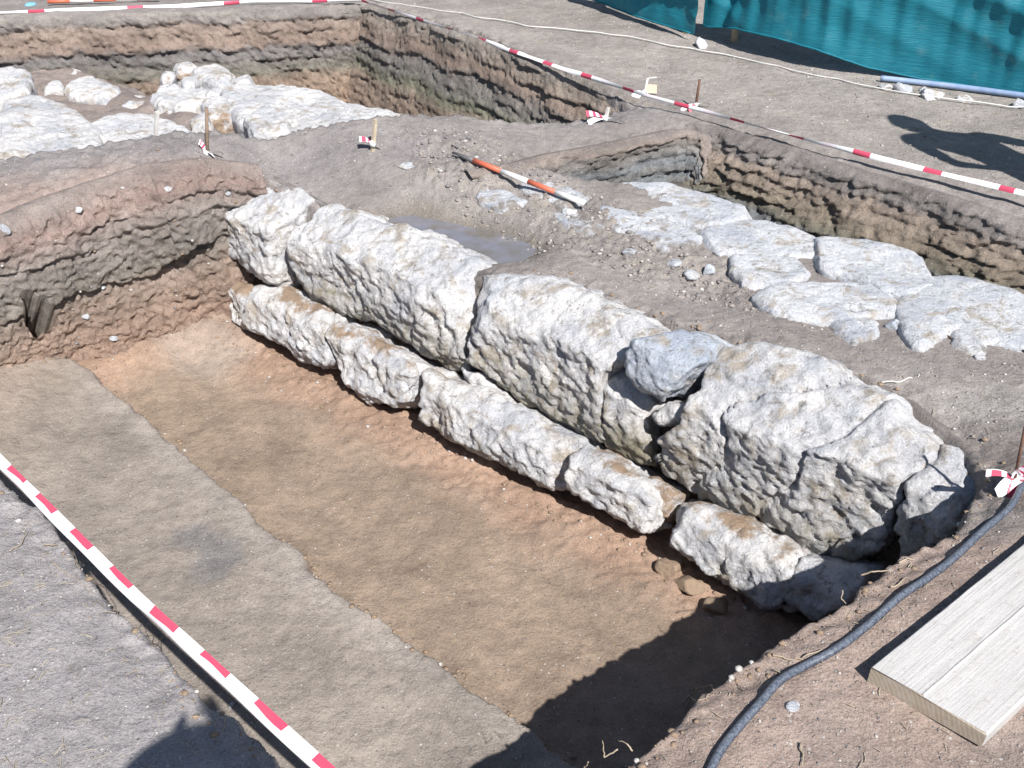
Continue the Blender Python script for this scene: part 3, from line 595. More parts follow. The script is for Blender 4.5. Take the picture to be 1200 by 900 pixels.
slab([(888, 342), (940, 319), (1000, 322), (1046, 350), (1040, 362), (1000, 366), (960, 368), (915, 363)], seed=36, dirt=.16, fr=.05, z=-.13)
slab([(978, 367), (1010, 362), (1023, 375), (1021, 390), (1000, 396), (984, 383)], seed=37, dirt=.32, z=-.13, h=.009, fr=.03)
slab([(1053, 352), (1090, 325), (1130, 326), (1200, 346), (1290, 372), (1290, 420), (1200, 402), (1150, 391), (1125, 378), (1100, 388), (1080, 402), (1068, 386)], seed=38, dirt=.18, fr=.045, h=.011)
slab([(1126, 386), (1145, 376), (1156, 390), (1142, 408), (1124, 404)], seed=39, dirt=.38, z=-.12, h=.008, fr=.04)
slab([(518, 188), (560, 188), (600, 204), (632, 218), (600, 220), (570, 208), (540, 200)], seed=40, dirt=.40, z=-.10, h=.012, fr=.02)
slab([(650, 246), (680, 240), (712, 258), (700, 270), (668, 262)], seed=41, dirt=.46, z=-.115, h=.010, fr=.025)
slab([(596, 196), (640, 211), (690, 230), (664, 237), (618, 222)], seed=42, dirt=.36, z=-.10, h=.011, fr=.035)
slab([(690, 238), (724, 246), (770, 252), (790, 264), (760, 268), (712, 256)], seed=43, dirt=.32, z=-.115, h=.010, fr=.03)
slab([(560, 218), (590, 222), (612, 232), (590, 236), (566, 230)], seed=44, dirt=.40, z=-.09, h=.010, fr=.03)
# ------------------------------------------------------------------ remains in the far trench
far = tag(empty('rubble_wall', un(200, 140, -.3)), 'broken wall of white boulders on the floor of the far left trench', 'stone wall')
def fst(px, z, fr, seed, **kw):
    z += .03; fr *= .6
    return slab(px, z=z, fr=fr, seed=seed, parent=far, name='boulder', back=.45, rnd=kw.pop('rnd', .05), amp=kw.pop('amp', .7), h=kw.pop('h', .015), mat=M_ROCK, **kw)
fst([(2, 128), (12, 110), (40, 106), (75, 120), (112, 146), (116, 172), (70, 186), (0, 190), (-10, 150)], -.24, .16, 51, tilt=(0, -.02), dirt=.05)
fst([(-60, 80), (0, 76), (26, 80), (34, 90), (26, 106), (-20, 112), (-70, 112)], -.28, .12, 52)
fst([(100, 156), (130, 134), (182, 134), (232, 155), (240, 176), (120, 184)], -.28, .15, 53, dirt=.15)
fst([(78, 101), (95, 83), (115, 91), (137, 104), (126, 112), (85, 108)], -.36, .11, 54)
fst([(143, 120), (155, 107), (172, 113), (170, 121)], -.38, .06, 55, dirt=.1)
fst([(175, 106), (195, 93), (215, 101), (262, 109), (256, 120), (212, 124), (190, 119)], -.34, .09, 56, dirt=.2)
fst([(228, 79), (255, 74), (268, 86), (262, 99), (245, 93), (230, 89)], -.36, .10, 57, dirt=.15, h=.012)
fst([(262, 102), (290, 96), (330, 98), (400, 114), (480, 137), (500, 165), (330, 172), (300, 150), (270, 126)], -.30, .14, 58, dirt=.1)
fst([(292, 131), (310, 123), (335, 131), (335, 149), (300, 148)], -.26, .16, 59, dirt=.05, h=.012)
fst([(240, 119), (262, 113), (270, 131), (246, 134)], -.30, .13, 60, dirt=.4, h=.012)
fst([(205, 72), (222, 70), (228, 78), (212, 82)], -.36, .05, 61, dirt=.3, h=.012)
fst([(45, 76), (60, 72), (92, 82), (84, 90), (60, 84)], -.38, .05, 62, dirt=.35, h=.012)
fst([(4, 140), (22, 128), (34, 150), (28, 176), (8, 182)], -.20, .10, 63, dirt=.1, h=.012)
fst([(186, 128), (205, 122), (226, 128), (214, 134)], -.37, .06, 64, dirt=.4, h=.012)
for i_, (a, b, w_, h_, z_) in enumerate([(62, 98, 14, 8, -.36), (150, 138, 16, 8, -.30), (275, 118, 14, 9, -.32), (250, 106, 13, 7, -.33), (222, 92, 12, 8, -.34), (285, 92, 14, 7, -.38), (196, 86, 10, 6, -.36), (236, 138, 18, 8, -.28)]):
    fst([(a-w_/2, b), (a-w_/4, b-h_/2), (a+w_/4, b-h_/2), (a+w_/2, b), (a+w_/4, b+h_/2), (a-w_/3, b+h_/2)], z_, .12, 70+i_, dirt=.15+.05*(i_ % 4), h=.012, rnd=.03, amp=.5)
# ------------------------------------------------------------------ single loose stones
import bmesh
_bm = bmesh.new(); bmesh.ops.create_icosphere(_bm, subdivisions=3, radius=1); ICO3 = (np.array([v.co[:] for v in _bm.verts]), np.array([[v.index for v in f.verts] for f in _bm.faces])); _bm.free()
_bm = bmesh.new(); bmesh.ops.create_icosphere(_bm, subdivisions=1, radius=1); ICO1 = (np.array([v.co[:] for v in _bm.verts]), np.array([[v.index for v in f.verts] for f in _bm.faces])); _bm.free()
def pebble(ico, sx, sy, sz, seed, cuts=7):
    V = ico[0].copy(); r = np.random.default_rng(int(seed*13)+5)
    for _ in range(cuts):
        nrm = r.normal(size=3); nrm /= np.linalg.norm(nrm); dd = V@nrm; lim = r.uniform(.45, .8); V = V-np.outer(np.maximum(dd-lim, 0), nrm)
    V = V*(1+0.10*gn(V, .6, seed))[:, None]+0.03*gn(V, .2, seed+2)[:, None]*V
    a = r.uniform(0, 6.28); V = V*[sx, sy, sz]; c_, s_ = math.cos(a), math.sin(a); return np.column_stack([V[:, 0]*c_-V[:, 1]*s_, V[:, 0]*s_+V[:, 1]*c_, V[:, 2]])
def loose(px, py, wpx, label, cat='stone', name='loose_stone', mat=None, flat=.6, seed=1, group=None, z0=0.0, lift=None, el=1.0):
    p = on(px, py, z0) if lift is None else un(px, py, lift)
    dep = (p-EYEV)@np.array([0, cP, -sP]); r = wpx/2/F_PX*dep*1.12
    V = pebble(ICO3, r*el, r*.85, r*flat, seed); me = mesh_np(name, V, ICO3[1], np.tile([.12, 0, 0], (len(V), 1)))
    o = link(name, me, mat or M_SLAB); o.location = (p[0], p[1], p[2]+r*flat*.30); tag(o, label, cat, group); return o
loose(822, 55, 18, 'white stone standing at the gap between the two green nets', seed=2, flat=.9)
loose(1037, 104, 18, 'beige rounded stone at the left end of the blue pipe', seed=3, mat=M_ROCK)
loose(1058, 106, 22, 'bright white stone leaning by the blue pipe, second from its end', seed=4)
loose(1087, 113, 34, 'long flat tan stone lying in front of the blue pipe', seed=5, mat=M_ROCK, flat=.4, el=1.15)
loose(1082, 106, 11, 'little grey stone perched behind the long flat tan stone', seed=6, mat=M_ROCKB)
loose(1130, 118, 20, 'squarish white stone between the long tan stone and the frame edge', seed=7, flat=.5)
loose(1192, 125, 22, 'white stone at the right edge of the picture under the net', seed=8, flat=.6)
loose(808, 325, 22, 'white wedge shaped stone lying left of the upright grey one on the rubble', seed=9, flat=.5)
loose(829, 320, 17, 'upright squarish grey stone on the rubble left of the slabs', seed=10, flat=1.0, mat=M_ROCKB)
loose(790, 309, 18, 'flat white stone on the rubble above the wedge shaped stone', seed=11, flat=.4)
loose(846, 297, 20, 'white flat stone tucked behind the rubble beside the slabs', seed=12, flat=.4)
loose(738, 298, 18, 'pale stone alone on the mud right of the puddle', seed=13, flat=.5)
loose(1046, 384, 18, 'grey angular stone between the two front slabs', seed=14, flat=.9, mat=M_ROCKB)
loose(1042, 363, 12, 'small white stone in the joint behind the grey angular stone', seed=15)
loose(1148, 420, 12, 'small grey pebble in front of the right slab', seed=16, flat=.6)
loose(1136, 412, 15, 'bluish pebble beside the right slab', seed=17, mat=M_ROCKB, flat=.5)
loose(1200, 409, 18, 'black lump lying at the right edge on the terrace', 'lump', 'black_lump', mat=M_BLACK, seed=18, flat=.6)
loose(452, 190, 12, 'small white stone on the mud near the cream peg', seed=19, flat=.6)
loose(478, 196, 20, 'flat white stone on the ridge left of the ranging rod', seed=20, flat=.35)
loose(668, 250, 18, 'white rounded stone under the lower end of the ranging rod', seed=21, flat=.6)
loose(560, 228, 18, 'white stone on the rubble below the ranging rod', seed=22, flat=.4)
loose(612, 241, 24, 'broad pale stone on the rubble below the red part of the rod', seed=23, flat=.3)
loose(930, 829, 18, 'small white chip on the brown soil between hose and board', seed=24, flat=.3)
loose(312, 890, 14, 'white chip on the shaded ledge at the bottom of the picture', seed=25, flat=.4, z0=-.7)
loose(270, 829, 11, 'white pebble on the trench lip touching the shadow of the head', seed=26, flat=.6)
loose(700, 677, 50, 'x', seed=27) if False else None
for i, (a, b, wp, lb) in enumerate([(786, 668, 34, 'first round brown clod of earth below the wall, farthest left'), (806, 690, 38, 'middle round brown clod of earth below the wall, the darkest'), (836, 712, 34, 'third brown clod of earth, at the edge of the big shadow')]):
    loose(a, b, wp, lb, 'clod', 'earth_clod', mat=M_CLOD, seed=30+i, flat=.62, z0=FLOOR, group='earth clods under the wall')
loose(22, 645, 9, 'turquoise plastic scrap lying on the grey soil near the tape', 'scrap', 'plastic_scrap', mat=M_TURQ, seed=40, flat=.25) if False else None
# stones sticking out of the left cut
for i, (a, b, wp, lb) in enumerate([(102, 371, 9, 'white pebble stuck low in the left cut face'), (134, 396, 11, 'tan pebble stuck above the foot of the left cut face'), (93, 246, 9, 'white pebble near the top of the left cut face'),
                                    (196, 221, 11, 'white pebble at the lip of the left cut'), (121, 336, 7, 'little white pebble in the middle of the left cut face'), (6, 268, 18, 'white stone in the left cut at the picture edge'), (267, 228, 9, 'white pebble beside the first boulder')]):
    q = np.array([sect_foot(.6)[0], sect_foot(.6)[1], FLOOR]); nv = np.array([.64, -.77, 0]); nv2 = np.array([.62, -.75, .2]); nv2 /= np.linalg.norm(nv2)
    p = hit(a, b, q, nv2); o = loose(a, b, wp, lb, seed=50+i, lift=0.0, flat=.7); dep = (p-EYEV)@np.array([0, cP, -sP]); k = dep/((un(a, b, 0)-EYEV)@np.array([0, cP, -sP])); o.scale = (k,)*3
    # seat it on the real cut face
    Pn = SEC1.reshape(-1, 3); r = ray(a, b); r = r/np.linalg.norm(r); dv = Pn-EYEV; t_ = dv@r; di = np.linalg.norm(dv-t_[:, None]*r, axis=1); j = np.argmin(di+0.02*t_); o.location = tuple(Pn[j])
# ------------------------------------------------------------------ gravel, crumbs and straw
M_PEBS = plain('soil_coloured_pebble', (.33, .29, .26), .95, scale=70, c2=(.24, .21, .19), bmp=.002)
def scatter(name, pts, sizes, mats, mi, flat=.6, seed=0):
    r = np.random.default_rng(seed); n_ = len(pts); v0, f0 = ICO1; k = 6
    prot = [pebble(ICO1, 1, r.uniform(.6, 1), flat*r.uniform(.7, 1.2), 70+j, cuts=4) for j in range(k)]
    V = np.concatenate([prot[j % k]*s_+p_ for j, (p_, s_) in enumerate(zip(pts, sizes))]); Fq = (np.arange(n_)[:, None, None]*len(v0)+f0[None]).reshape(-1, 3)
    me = mesh_np(name, V, Fq, smooth=True); o = link(name, me, mats); me.polygons.foreach_set('material_index', np.repeat(mi, len(f0)).astype(np.int32)); tag(o, kind='stuff'); return o
def spread(poly_px, z, n_, seed):
    r = np.random.default_rng(seed); pw = uns(poly_px, z)[:, :2]; lo, hi = pw.min(0), pw.max(0); out = []
    while len(out) < n_:
        q = r.uniform(lo, hi, (n_*2, 2)); out += list(q[psdf(pw, q[:, 0], q[:, 1]) < 0])
    return np.array(out[:n_])
areas = [([(-20, 560), (-20, 960), (360, 960), (330, 905), (200, 775), (90, 655)], 0, 1500, .0012, .0052, .4),
         ([(470, 185), (560, 180), (640, 212), (720, 240), (800, 275), (880, 335), (960, 380), (860, 352), (780, 335), (700, 300), (620, 278), (540, 240)], -.1, 1900, .0022, .017, .3),
         ([(720, 910), (960, 730), (1160, 590), (1230, 600), (1230, 960), (700, 960)], 0, 900, .002, .0055, .4),
         ([(420, 200), (620, 300), (1000, 460), (1220, 560), (1220, 400), (1060, 400), (880, 345), (600, 225)], -.1, 1300, .002, .008, .4),
         ([(420, 5), (700, 5), (1230, 130), (1230, 225), (820, 120)], 0, 1500, .004, .011, .5),
         ([(0, 190), (300, 170), (740, 125), (600, 165), (280, 205), (0, 240)], 0, 700, .003, .010, .3),
         ([(130, 420), (280, 400), (900, 700), (740, 750), (650, 850), (200, 500)], FLOOR, 1500, .0010, .0050, .35),
         ([(20, 400), (110, 440), (640, 860), (600, 900), (340, 900)], -.7, 1700, .0010, .0042, .4)]
P_ = []; S_ = []; M_ = []
for i, (pl, z, n_, a, b, fp) in enumerate(areas):
    q = spread(pl, z, n_, 100+i); zz, _, d1_, _, t1_ = terrain(q[:, 0], q[:, 1]); s_ = a+(b-a)*rng.random(n_)**4
    P_.append(np.column_stack([q, zz+s_*.15])); S_.append(s_); M_.append((rng.random(n_) > fp).astype(int))
scatter('gravel', np.concatenate(P_), np.concatenate(S_), [M_PEB, M_PEBD, M_PEBS], np.where(rng.random(sum(map(len, M_))) < .45, 2, np.concatenate(M_)), flat=.5)
_n1, _m1 = SEC1.shape[:2]; _i = rng.integers(3, _n1-3, 420); _j = (rng.beta(1.2, 1.6, 420)*(_m1-8)+6).astype(int); _s = .002+.011*rng.random(420)**3
scatter('section_pebbles', SEC1[_i, _j]+np.array([.64, -.77, 0])*_s[:, None]*.2, _s, [M_PEB, M_PEBD, M_CLOD], rng.choice([0, 1, 2, 2], 420), seed=8)
# crumbs fallen at the foot of cuts and stones
q = []; 
for k in np.linspace(-.1, 2.6, 260):
    f_ = sect_foot(k)-BACK*abs(rng.normal(0, .06)); q.append(f_+rng.normal(0, .01, 2))
for k in np.linspace(-.1, 1.0, 420):
    f_ = (WF0+(WF1-WF0)*k)[:2]-WIN[:2]*abs(rng.normal(0.02, .07)); q.append(f_)
for _ in range(500):
    i = rng.integers(0, len(Bl)-1); f_ = Bl[i]+(Bl[i+1]-Bl[i])*rng.random()+rng.normal(0, .022, 2); q.append(f_)
for _ in range(900):
    i = rng.integers(0, len(T1)); a_, b_ = T1[i], T1[(i+1) % len(T1)]; q.append(a_+(b_-a_)*rng.random()+rng.normal(0, .03, 2))
q = np.array(q); zz = terrain(q[:, 0], q[:, 1])[0]; s_ = .002+.011*rng.random(len(q))**4
scatter('soil_crumbs', np.column_stack([q, zz+s_*.2]), s_, [M_CLOD, M_PEB], (rng.random(len(q)) > .85).astype(int), seed=4)
def wig(p0, p1, n_, amp, seed, sag=0.0):
    r = np.random.default_rng(seed); t = np.linspace(0, 1, n_); P = np.outer(1-t, p0)+np.outer(t, p1); off = np.cumsum(r.normal(0, 1, (n_, 3)), axis=0); off -= np.outer(t, off[-1]); off -= np.outer(1-t, off[0])
    P = P+off*amp; P[:, 2] += sag*4*t*(1-t); return P
mb = MB(); r = np.random.default_rng(9)
for (pl, z, n_, a, b, _) in [areas[0][:2]+(130, .008, .035, 0), areas[3][:2]+(90, .01, .05, 0), areas[4][:2]+(240, .02, .07, 0), areas[2][:2]+(80, .008, .03, 0)]:
    q = spread(pl, z, n_, int(n_)); an = r.uniform(0, 6.28, n_); ln = r.uniform(a, b, n_); q2 = q+np.column_stack([np.cos(an), np.sin(an)])*ln[:, None]; z1 = terrain(q[:, 0], q[:, 1])[0]; z2 = terrain(q2[:, 0], q2[:, 1])[0]
    for i in range(n_): mb.tube(wig([*q[i], z1[i]+.002], [*q2[i], z2[i]+.003], 4, ln[i]*.05, i, .002), .0007+.0006*r.random(), 3, caps=False)
tag(mb.build('straw_litter', M_STRAW), kind='stuff')
def root(px_list, label, rad=.0022, lift=.006, seed=1, wob=.004, zs=None, mat=None, cat='root', name='dry_root', group='dry roots and twigs on the soil'):
    P = []
    for i, (a, b) in enumerate(px_list):
        p = on(a, b) if zs is None else un(a, b, zs[i]); p = p+[0, 0, lift if zs is None else 0]; P.append(p)
    Q = []
    for i in range(len(P)-1): Q += list(wig(P[i], P[i+1], 6, wob*.35, seed+i))[:-1]
    Q.append(P[-1]); Q = np.array(Q); c = Q[0].copy(); rr = np.linspace(rad, rad*.45, len(Q)); m_ = MB(); m_.tube(Q-c, list(rr), 5)
    o = m_.build(name, mat or M_ROOT); o.location = tuple(c); tag(o, label, cat, group); return o
root([(5, 575), (26, 568), (50, 560)], 'x') if False else None
root([(12, 648), (25, 640), (32, 628), (27, 622)], 'hooked dry root on the grey soil at the left edge, left of the tape', .0018, seed=3)
root([(52, 641), (68, 641), (84, 636)], 'straight dry root poking over the trench lip beside the tape', .002, seed=5)
root([(86, 646), (91, 660), (94, 668)], 'short pale root hanging on the lip below the second red band', .002, seed=7)
root([(60, 660), (80, 675), (106, 694)], 'long thin root running down the grey soil towards the tape', .0014, seed=9)
root([(107, 692), (115, 686), (124, 690)], 'curled root tip on the trench lip in the lower left', .0018, seed=11)
root([(158, 743), (166, 736), (168, 733)], 'tiny root standing by the crack in the grey soil', .0015, seed=13)
root([(165, 748), (178, 747), (180, 757), (190, 752), (198, 750)], 'squiggly pale root hanging over the trench lip under the tape', .0018, lift=.01, seed=15, wob=.012)
root([(288, 851), (296, 855), (300, 853)], 'forked twig in the shadow of the head at the bottom left', .002, seed=17)
root([(266, 846), (264, 858), (262, 862)], 'thin curved twig standing in the shadow of the head', .0018, lift=.012, seed=18)
root([(1009, 674), (1024, 670), (1047, 668)], 'pale root reaching out over the dark corner of the trench', .0028, seed=19, zs=[-.01, .01, 0])
root([(1053, 662), (1062, 656), (1071, 657)], 'short thick root at the lip above the long pale root', .003, seed=20)
root([(1043, 690), (1054, 685), (1062, 679)], 'straight twig lying on the crumbly lip near the hose', .0026, seed=21)
root([(906, 768), (920, 774), (940, 775), (963, 763)], 'long curved pale root lying against the hose', .003, seed=23, wob=.008)
root([(907, 787), (918, 792)], 'short pale splinter next to the hose', .0022, seed=25)
root([(800, 826), (812, 811), (826, 808), (836, 812)], 'tangle of roots sticking out of the lip, upper strand', .0026, seed=27, lift=.01, wob=.014)
root([(803, 830), (810, 818), (818, 822), (832, 816)], 'tangle of roots sticking out of the lip, lower strand', .002, seed=29, lift=.004, wob=.014)
root([(724, 878), (708, 888), (707, 872), (706, 868)], 'thin bent root dangling into the shadow at the bottom', .0018, seed=31, zs=[.0, -.02, .0, .01])
root([(741, 880), (735, 872), (724, 868)], 'hooked root over the shadow right of the dangling one', .002, seed=33, zs=[.0, .01, .0])
root([(689, 893), (687, 898), (684, 904)], 'short root end at the very bottom of the big shadow', .002, seed=34, zs=[.0, -.01, -.02])
root([(937, 873), (941, 888), (939, 900)], 'dark little twig on the brown soil at the bottom, left of the board', .0024, seed=35)
root([(1033, 450), (1055, 449), (1070, 446), (1077, 440)], 'long white twig lying on the terrace behind the biggest boulder', .0035, seed=37, wob=.008, mat=M_STRING)
root([(676, 310), (692, 318), (708, 323)], 'brown twig lying on the terrace right of the puddle', .003, seed=39)
root([(1105, 392), (1112, 396), (1119, 402)], 'reddish twig between slab and terrace on the right', .004, seed=41, mat=M_RUST)
root([(176, 244), (184, 250), (180, 240)], 'white bone like root in the top of the left cut', .004, seed=43, mat=M_STRING)
root([(987, 692), (986, 702), (992, 710)], 'little root hanging down in the dark above the corner', .002, seed=44, zs=[0, -.02, -.04])
# ------------------------------------------------------------------ barrier tapes
def tape(name, pts, width, seg, label, upv=(0, 0, 1), fold=True, seq=None, twist=0.0, start=0.0, parent=None, cat='barrier tape'):
    P, s = polyline(pts, max(8, int(np.linalg.norm(np.diff(np.array(pts), axis=0), axis=1).sum()/(seg/4)))); n_ = len(P); upv = np.array(upv, float)
    m_ = MB(); seq = seq or [0, 1]; rows = []
    for i in range(n_):
        t = P[min(i+1, n_-1)]-P[max(i-1, 0)]; t /= np.linalg.norm(t); u = upv-t*(upv@t); u /= np.linalg.norm(u); w_ = np.cross(t, u)
        a = twist*(math.sin(s[i]*2.3)+.5*math.sin(s[i]*5.1+1))+.16*math.sin(s[i]*7.3)+.1*math.sin(s[i]*19); u2 = u*math.cos(a)+w_*math.sin(a); w2 = np.cross(t, u2)
        jj = .10*math.sin(s[i]*13)+.06*math.sin(s[i]*41); rows.append([P[i]+u2*width*.5, P[i]+u2*width*(.0+jj if fold else .1)+w2*.004, P[i]-u2*width*.25+w2*.002, P[i]-u2*width*.48-w2*.006])
    c = P[0].copy(); V = np.array(rows).reshape(-1, 3)-c
    for i in range(n_-1):
        mt = seq[int((s[i]+start)/seg) % len(seq)]
        for k in range(3):
            mi = mt if k < 1 or not fold else (2 if mt == 0 else 1)
            m_.v.extend([]) ; m_.f.append((i*4+k, i*4+k+1, (i+1)*4+k+1, (i+1)*4+k)); m_.m.append(mi)
    m_.v = [tuple(v) for v in V]
    o = m_.build(name, [M_RED, M_WHITE, M_PINK], parent); o.location = tuple(c); 
    if label: tag(o, label, cat)
    return o
def tp_pts(px, zs): return [un(a, b, z) for (a, b), z in zip(px, zs)]
nt_ = tp_pts([(-260, 300), (-20, 521), (158, 699), (392, 912)], [.03, .03, .03, .03]); e_ = nt_[-1]+(nt_[-1]-nt_[-2])*.25; nt_.append(e_)
tape('barrier_tape', nt_, .031, .098, 'red and white tape stretched along the near edge of the trench in the lower left', upv=(.55, .62, .45), start=.03)
tape('barrier_tape', tp_pts([(424, 1), (560, 45), (660, 80), (756, 112)], [.05, .05, .06, .06])+tp_pts([(816, 128), (960, 168), (1080, 197), (1200, 226), (1420, 284)], [.04, .035, .035, .04, .05]), .026, .085, 'long red and white tape strung past pegs along the right side of both far trenches', upv=(.2, .1, 1), fold=False, twist=.9, seq=[0, 1, 2, 1])
tape('barrier_tape', tp_pts([(-200, 29), (0, 15.5), (100, 11), (190, 8), (300, 2), (424, 0)], [.05, .03, .03, .03, .03, .05]), .028, .11, 'mostly white tape lying along the back edge of the far left trench', upv=(0, .1, 1), fold=False, twist=.35, seq=[1, 1, 2, 1, 1, 0])
# ------------------------------------------------------------------ pegs with knotted ribbon
def ribbon_strip(m_, p0, p1, wd, mi, arch=.01, tw=.8):
    P = [np.array(p0)*(1-t)+np.array(p1)*t+np.array([0, 0, arch*4*t*(1-t)]) for t in np.linspace(0, 1, 7)]; d = np.array(p1, float)-p0; d /= np.linalg.norm(d)+1e-9
    b0 = len(m_.v)
    for i, q in enumerate(P):
        a = tw*i/6; sd_ = np.cross(d, [0, 0, 1.]); sd_ /= np.linalg.norm(sd_)+1e-9; u = sd_*math.cos(a)+np.array([0, 0, 1])*math.sin(a); m_.v += [tuple(q+u*wd/2), tuple(q-u*wd/2)]
    for i in range(6): m_.f.append((b0+2*i, b0+2*i+1, b0+2*i+3, b0+2*i+2)); m_.m.append(mi[i % len(mi)])
def peg(top, bot, r0, mat, label, strips=(), z0=0.0, square=False, cap=None, kz=.02, fix=False):
    b = un(bot[0], bot[1], z0) if fix else on(bot[0], bot[1], z0); dep = (b-EYEV)@np.array([0, cP, -sP])
    # the top: same depth as the base, so the peg stands nearly upright
    n_ = np.array([0, 1., 0]); t = hit(top[0], top[1], b, n_); e = tag(empty('marker_peg', b), label, 'peg')
    m_ = MB(); d = t-b; m_.tube([-d*.15, d*.5, d], [r0, r0, r0*.92], 4 if square else 8); m_.build('stake', mat, e, smooth=not square)
    if strips:
        m2 = MB()
        for (dx, dy, dz, wd, mi) in strips: ribbon_strip(m2, (0, 0, kz), (dx, dy, dz), wd, mi)
        m2.tube([(-.006, 0, kz-.006), (0, -.004, kz), (.006, 0, kz+.008)], [r0*1.3, r0*2.0, r0*1.3], 7, mi=1); m2.build('ribbon', [M_RED, M_WHITE, M_PINK], e)
    if cap == 'bar':
        m3 = MB(); m3.tube([d+[-.004, 0, 0], d+[.05, .01, .004]], [.004, .004], 6); m3.build('crossbar', M_STRING, e)
        m3 = MB(); m3.v = [(.01, .01, .01), (.075, .01, .008), (.072, .015, .055), (.008, .014, .06)]; m3.v += [(x, y+.004, z) for x, y, z in m3.v]; m3.f = [(0, 1, 2, 3), (7, 6, 5, 4), (0, 4, 5, 1), (1, 5, 6, 2), (2, 6, 7, 3), (3, 7, 4, 0)]; m3.m = [0]*6; m3.build('tag_card', M_CARD, e, smooth=False)
    return e
R_, W_ = 0, 1
peg((242, 126), (243, 184), .0085, M_PEGW if False else plain('weathered_stake', (.26, .19, .14), .85, scale=50, c2=(.16, .12, .09)), 'brown wooden peg with white knotted ribbon on the ridge above the first boulder',
    [(-.06, -.02, .03, .035, [1]), (-.03, .01, .07, .025, [0, 1]), (.08, -.01, .02, .022, [1]), (.04, -.03, .01, .02, [2])], z0=.025, fix=True)
peg((184, 131), (182, 168), .012, M_STRING, 'white flat peg with red ribbon among the boulders of the far left trench', [(-.09, -.02, -.005, .022, [0]), (.09, 0, 0, .022, [0]), (.02, .0, .07, .02, [0, 1])], z0=0.03, square=True, fix=True)
peg((440, 140), (437, 173), .011, M_PEGW, 'cream wooden peg with a red ribbon on its left, on the ridge above the puddle', [(-.06, -.01, .045, .03, [0, 0, 1]), (.04, -.01, .01, .02, [1])], square=True)
peg((713, 126), (709, 143), .010, M_STRING, 'short white peg with a pink ribbon on the ridge between the trenches', [(-.10, -.02, .05, .035, [2, 0]), (-.09, -.05, .01, .03, [1]), (.10, -.03, .005, .025, [1])], square=True)
peg((759, 92), (754, 112), .007, M_STRING, 'thin white peg with beige card where the far tape bends', [(-.06, -.03, -.01, .05, [1]), (.03, -.02, 0, .03, [1])], cap='bar')
peg((820, 93), (815, 127), .007, M_RUST, 'rusty iron peg holding the far tape at the end of the right trench', [(-.08, -.03, -.005, .025, [1]), (.08, .0, .02, .02, [1]), (-.04, -.05, 0, .02, [0])])
peg((14, 18), (11, 32), .007, M_STRING, 'little white peg on the bank at the top left edge', ())
peg((1203, 492), (1187, 572), .0045, M_RUST, 'thin rusty rod with a big red and white bow by the hose',
    [(-.075, .02, .035, .018, [0, 0, 2]), (-.055, -.03, .0, .035, [1, 1]), (-.03, -.05, -.01, .022, [0]), (.05, .02, .07, .04, [2, 0]), (.05, -.02, .03, .035, [1, 0]), (.0, -.01, .06, .03, [1]), (.06, .0, .01, .03, [1]), (-.07, .03, .03, .02, [1])], kz=.03)
# ------------------------------------------------------------------ ranging rods
def rod(p0, p1, r0, parts, label):
    e = tag(empty('ranging_rod', p0), label, 'survey rod'); d = np.array(p1)-p0
    for a, b, nm, mt in parts:
        m_ = MB(); k = .35 if nm == 'steel_tip' else 1.0
        m_.tube([d*a, d*(a+(b-a)*.5), d*b], [r0*k, r0*(.8 if k < 1 else 1), r0], 12); m_.build(nm, mt, e)
    return e
p0 = un(531, 200, -.075); p1 = un(685, 245, -.085); p0[2] = max(p0[2], gz(p0[0], p0[1])+.012); p1[2] = max(p1[2], gz(p1[0], p1[1])+.013)
_t = np.linspace(0, 1, 25); _g = gz(p0[0]+(p1[0]-p0[0])*_t, p0[1]+(p1[1]-p0[1])*_t); _l = (_g+.011-(p0[2]+(p1[2]-p0[2])*_t)).max(); p0[2] += max(_l, 0); p1[2] += max(_l, 0)
rod(p0, p1, .0125, [(0, .17, 'steel_tip', M_STEEL), (.17, .385, 'red_band', M_RODR), (.385, .59, 'white_band', M_RODW), (.59, .79, 'red_band', M_RODR), (.79, 1, 'white_band', M_RODW)], 'red and white ranging rod with dark tip lying on the rubble right of the ridge')
loose(541, 205, 9, 'blue plastic scrap beside the dark tip of the ranging rod', 'scrap', 'plastic_scrap', mat=M_BLUE, seed=61, flat=.5)
p0 = on(57, 7.2, 0, .03); p1 = on(187, 2.6, 0, .03)
rod(p0, p1, .0125, [(0, .2, 'red_band', M_RODR), (.2, .41, 'white_band', M_RODW), (.41, .61, 'red_band', M_RODR), (.61, .80, 'white_band', M_RODW), (.80, 1, 'red_band', M_RODR)], 'red and white ranging rod lying behind the tape at the top left')
loose(35, 6, 13, 'light blue plastic scrap left of the far ranging rod', 'scrap', 'plastic_scrap', mat=plain('pale_blue_plastic', (.18, .42, .75), .5), seed=62, flat=.3)
# ------------------------------------------------------------------ string, hose, pipe
def cable(px, rad, lift, mat, name, label, cat, wob=0.0, n=8, per=10, zs=None):
    P = [on(a, b) + [0, 0, lift] for a, b in px]; P = np.array(P); t = np.arange(len(P)); tt = np.linspace(0, len(P)-1, (len(P)-1)*per+1)
    # Catmull-Rom
    Q = []
    for x in tt:
        i = min(int(x), len(P)-2); f = x-i; a, b, c, d = P[max(i-1, 0)], P[i], P[i+1], P[min(i+2, len(P)-1)]
        Q.append(.5*((2*b)+(-a+c)*f+(2*a-5*b+4*c-d)*f*f+(-a+3*b-3*c+d)*f**3))
    Q = np.array(Q); Q += wob*np.column_stack([gn(Q, .2, 3), gn(Q, .2, 5), 0*Q[:, 0]]); c = Q[0].copy(); m_ = MB(); m_.tube(Q-c, rad, n); o = m_.build(name, mat); o.location = tuple(c); tag(o, label, cat); return o
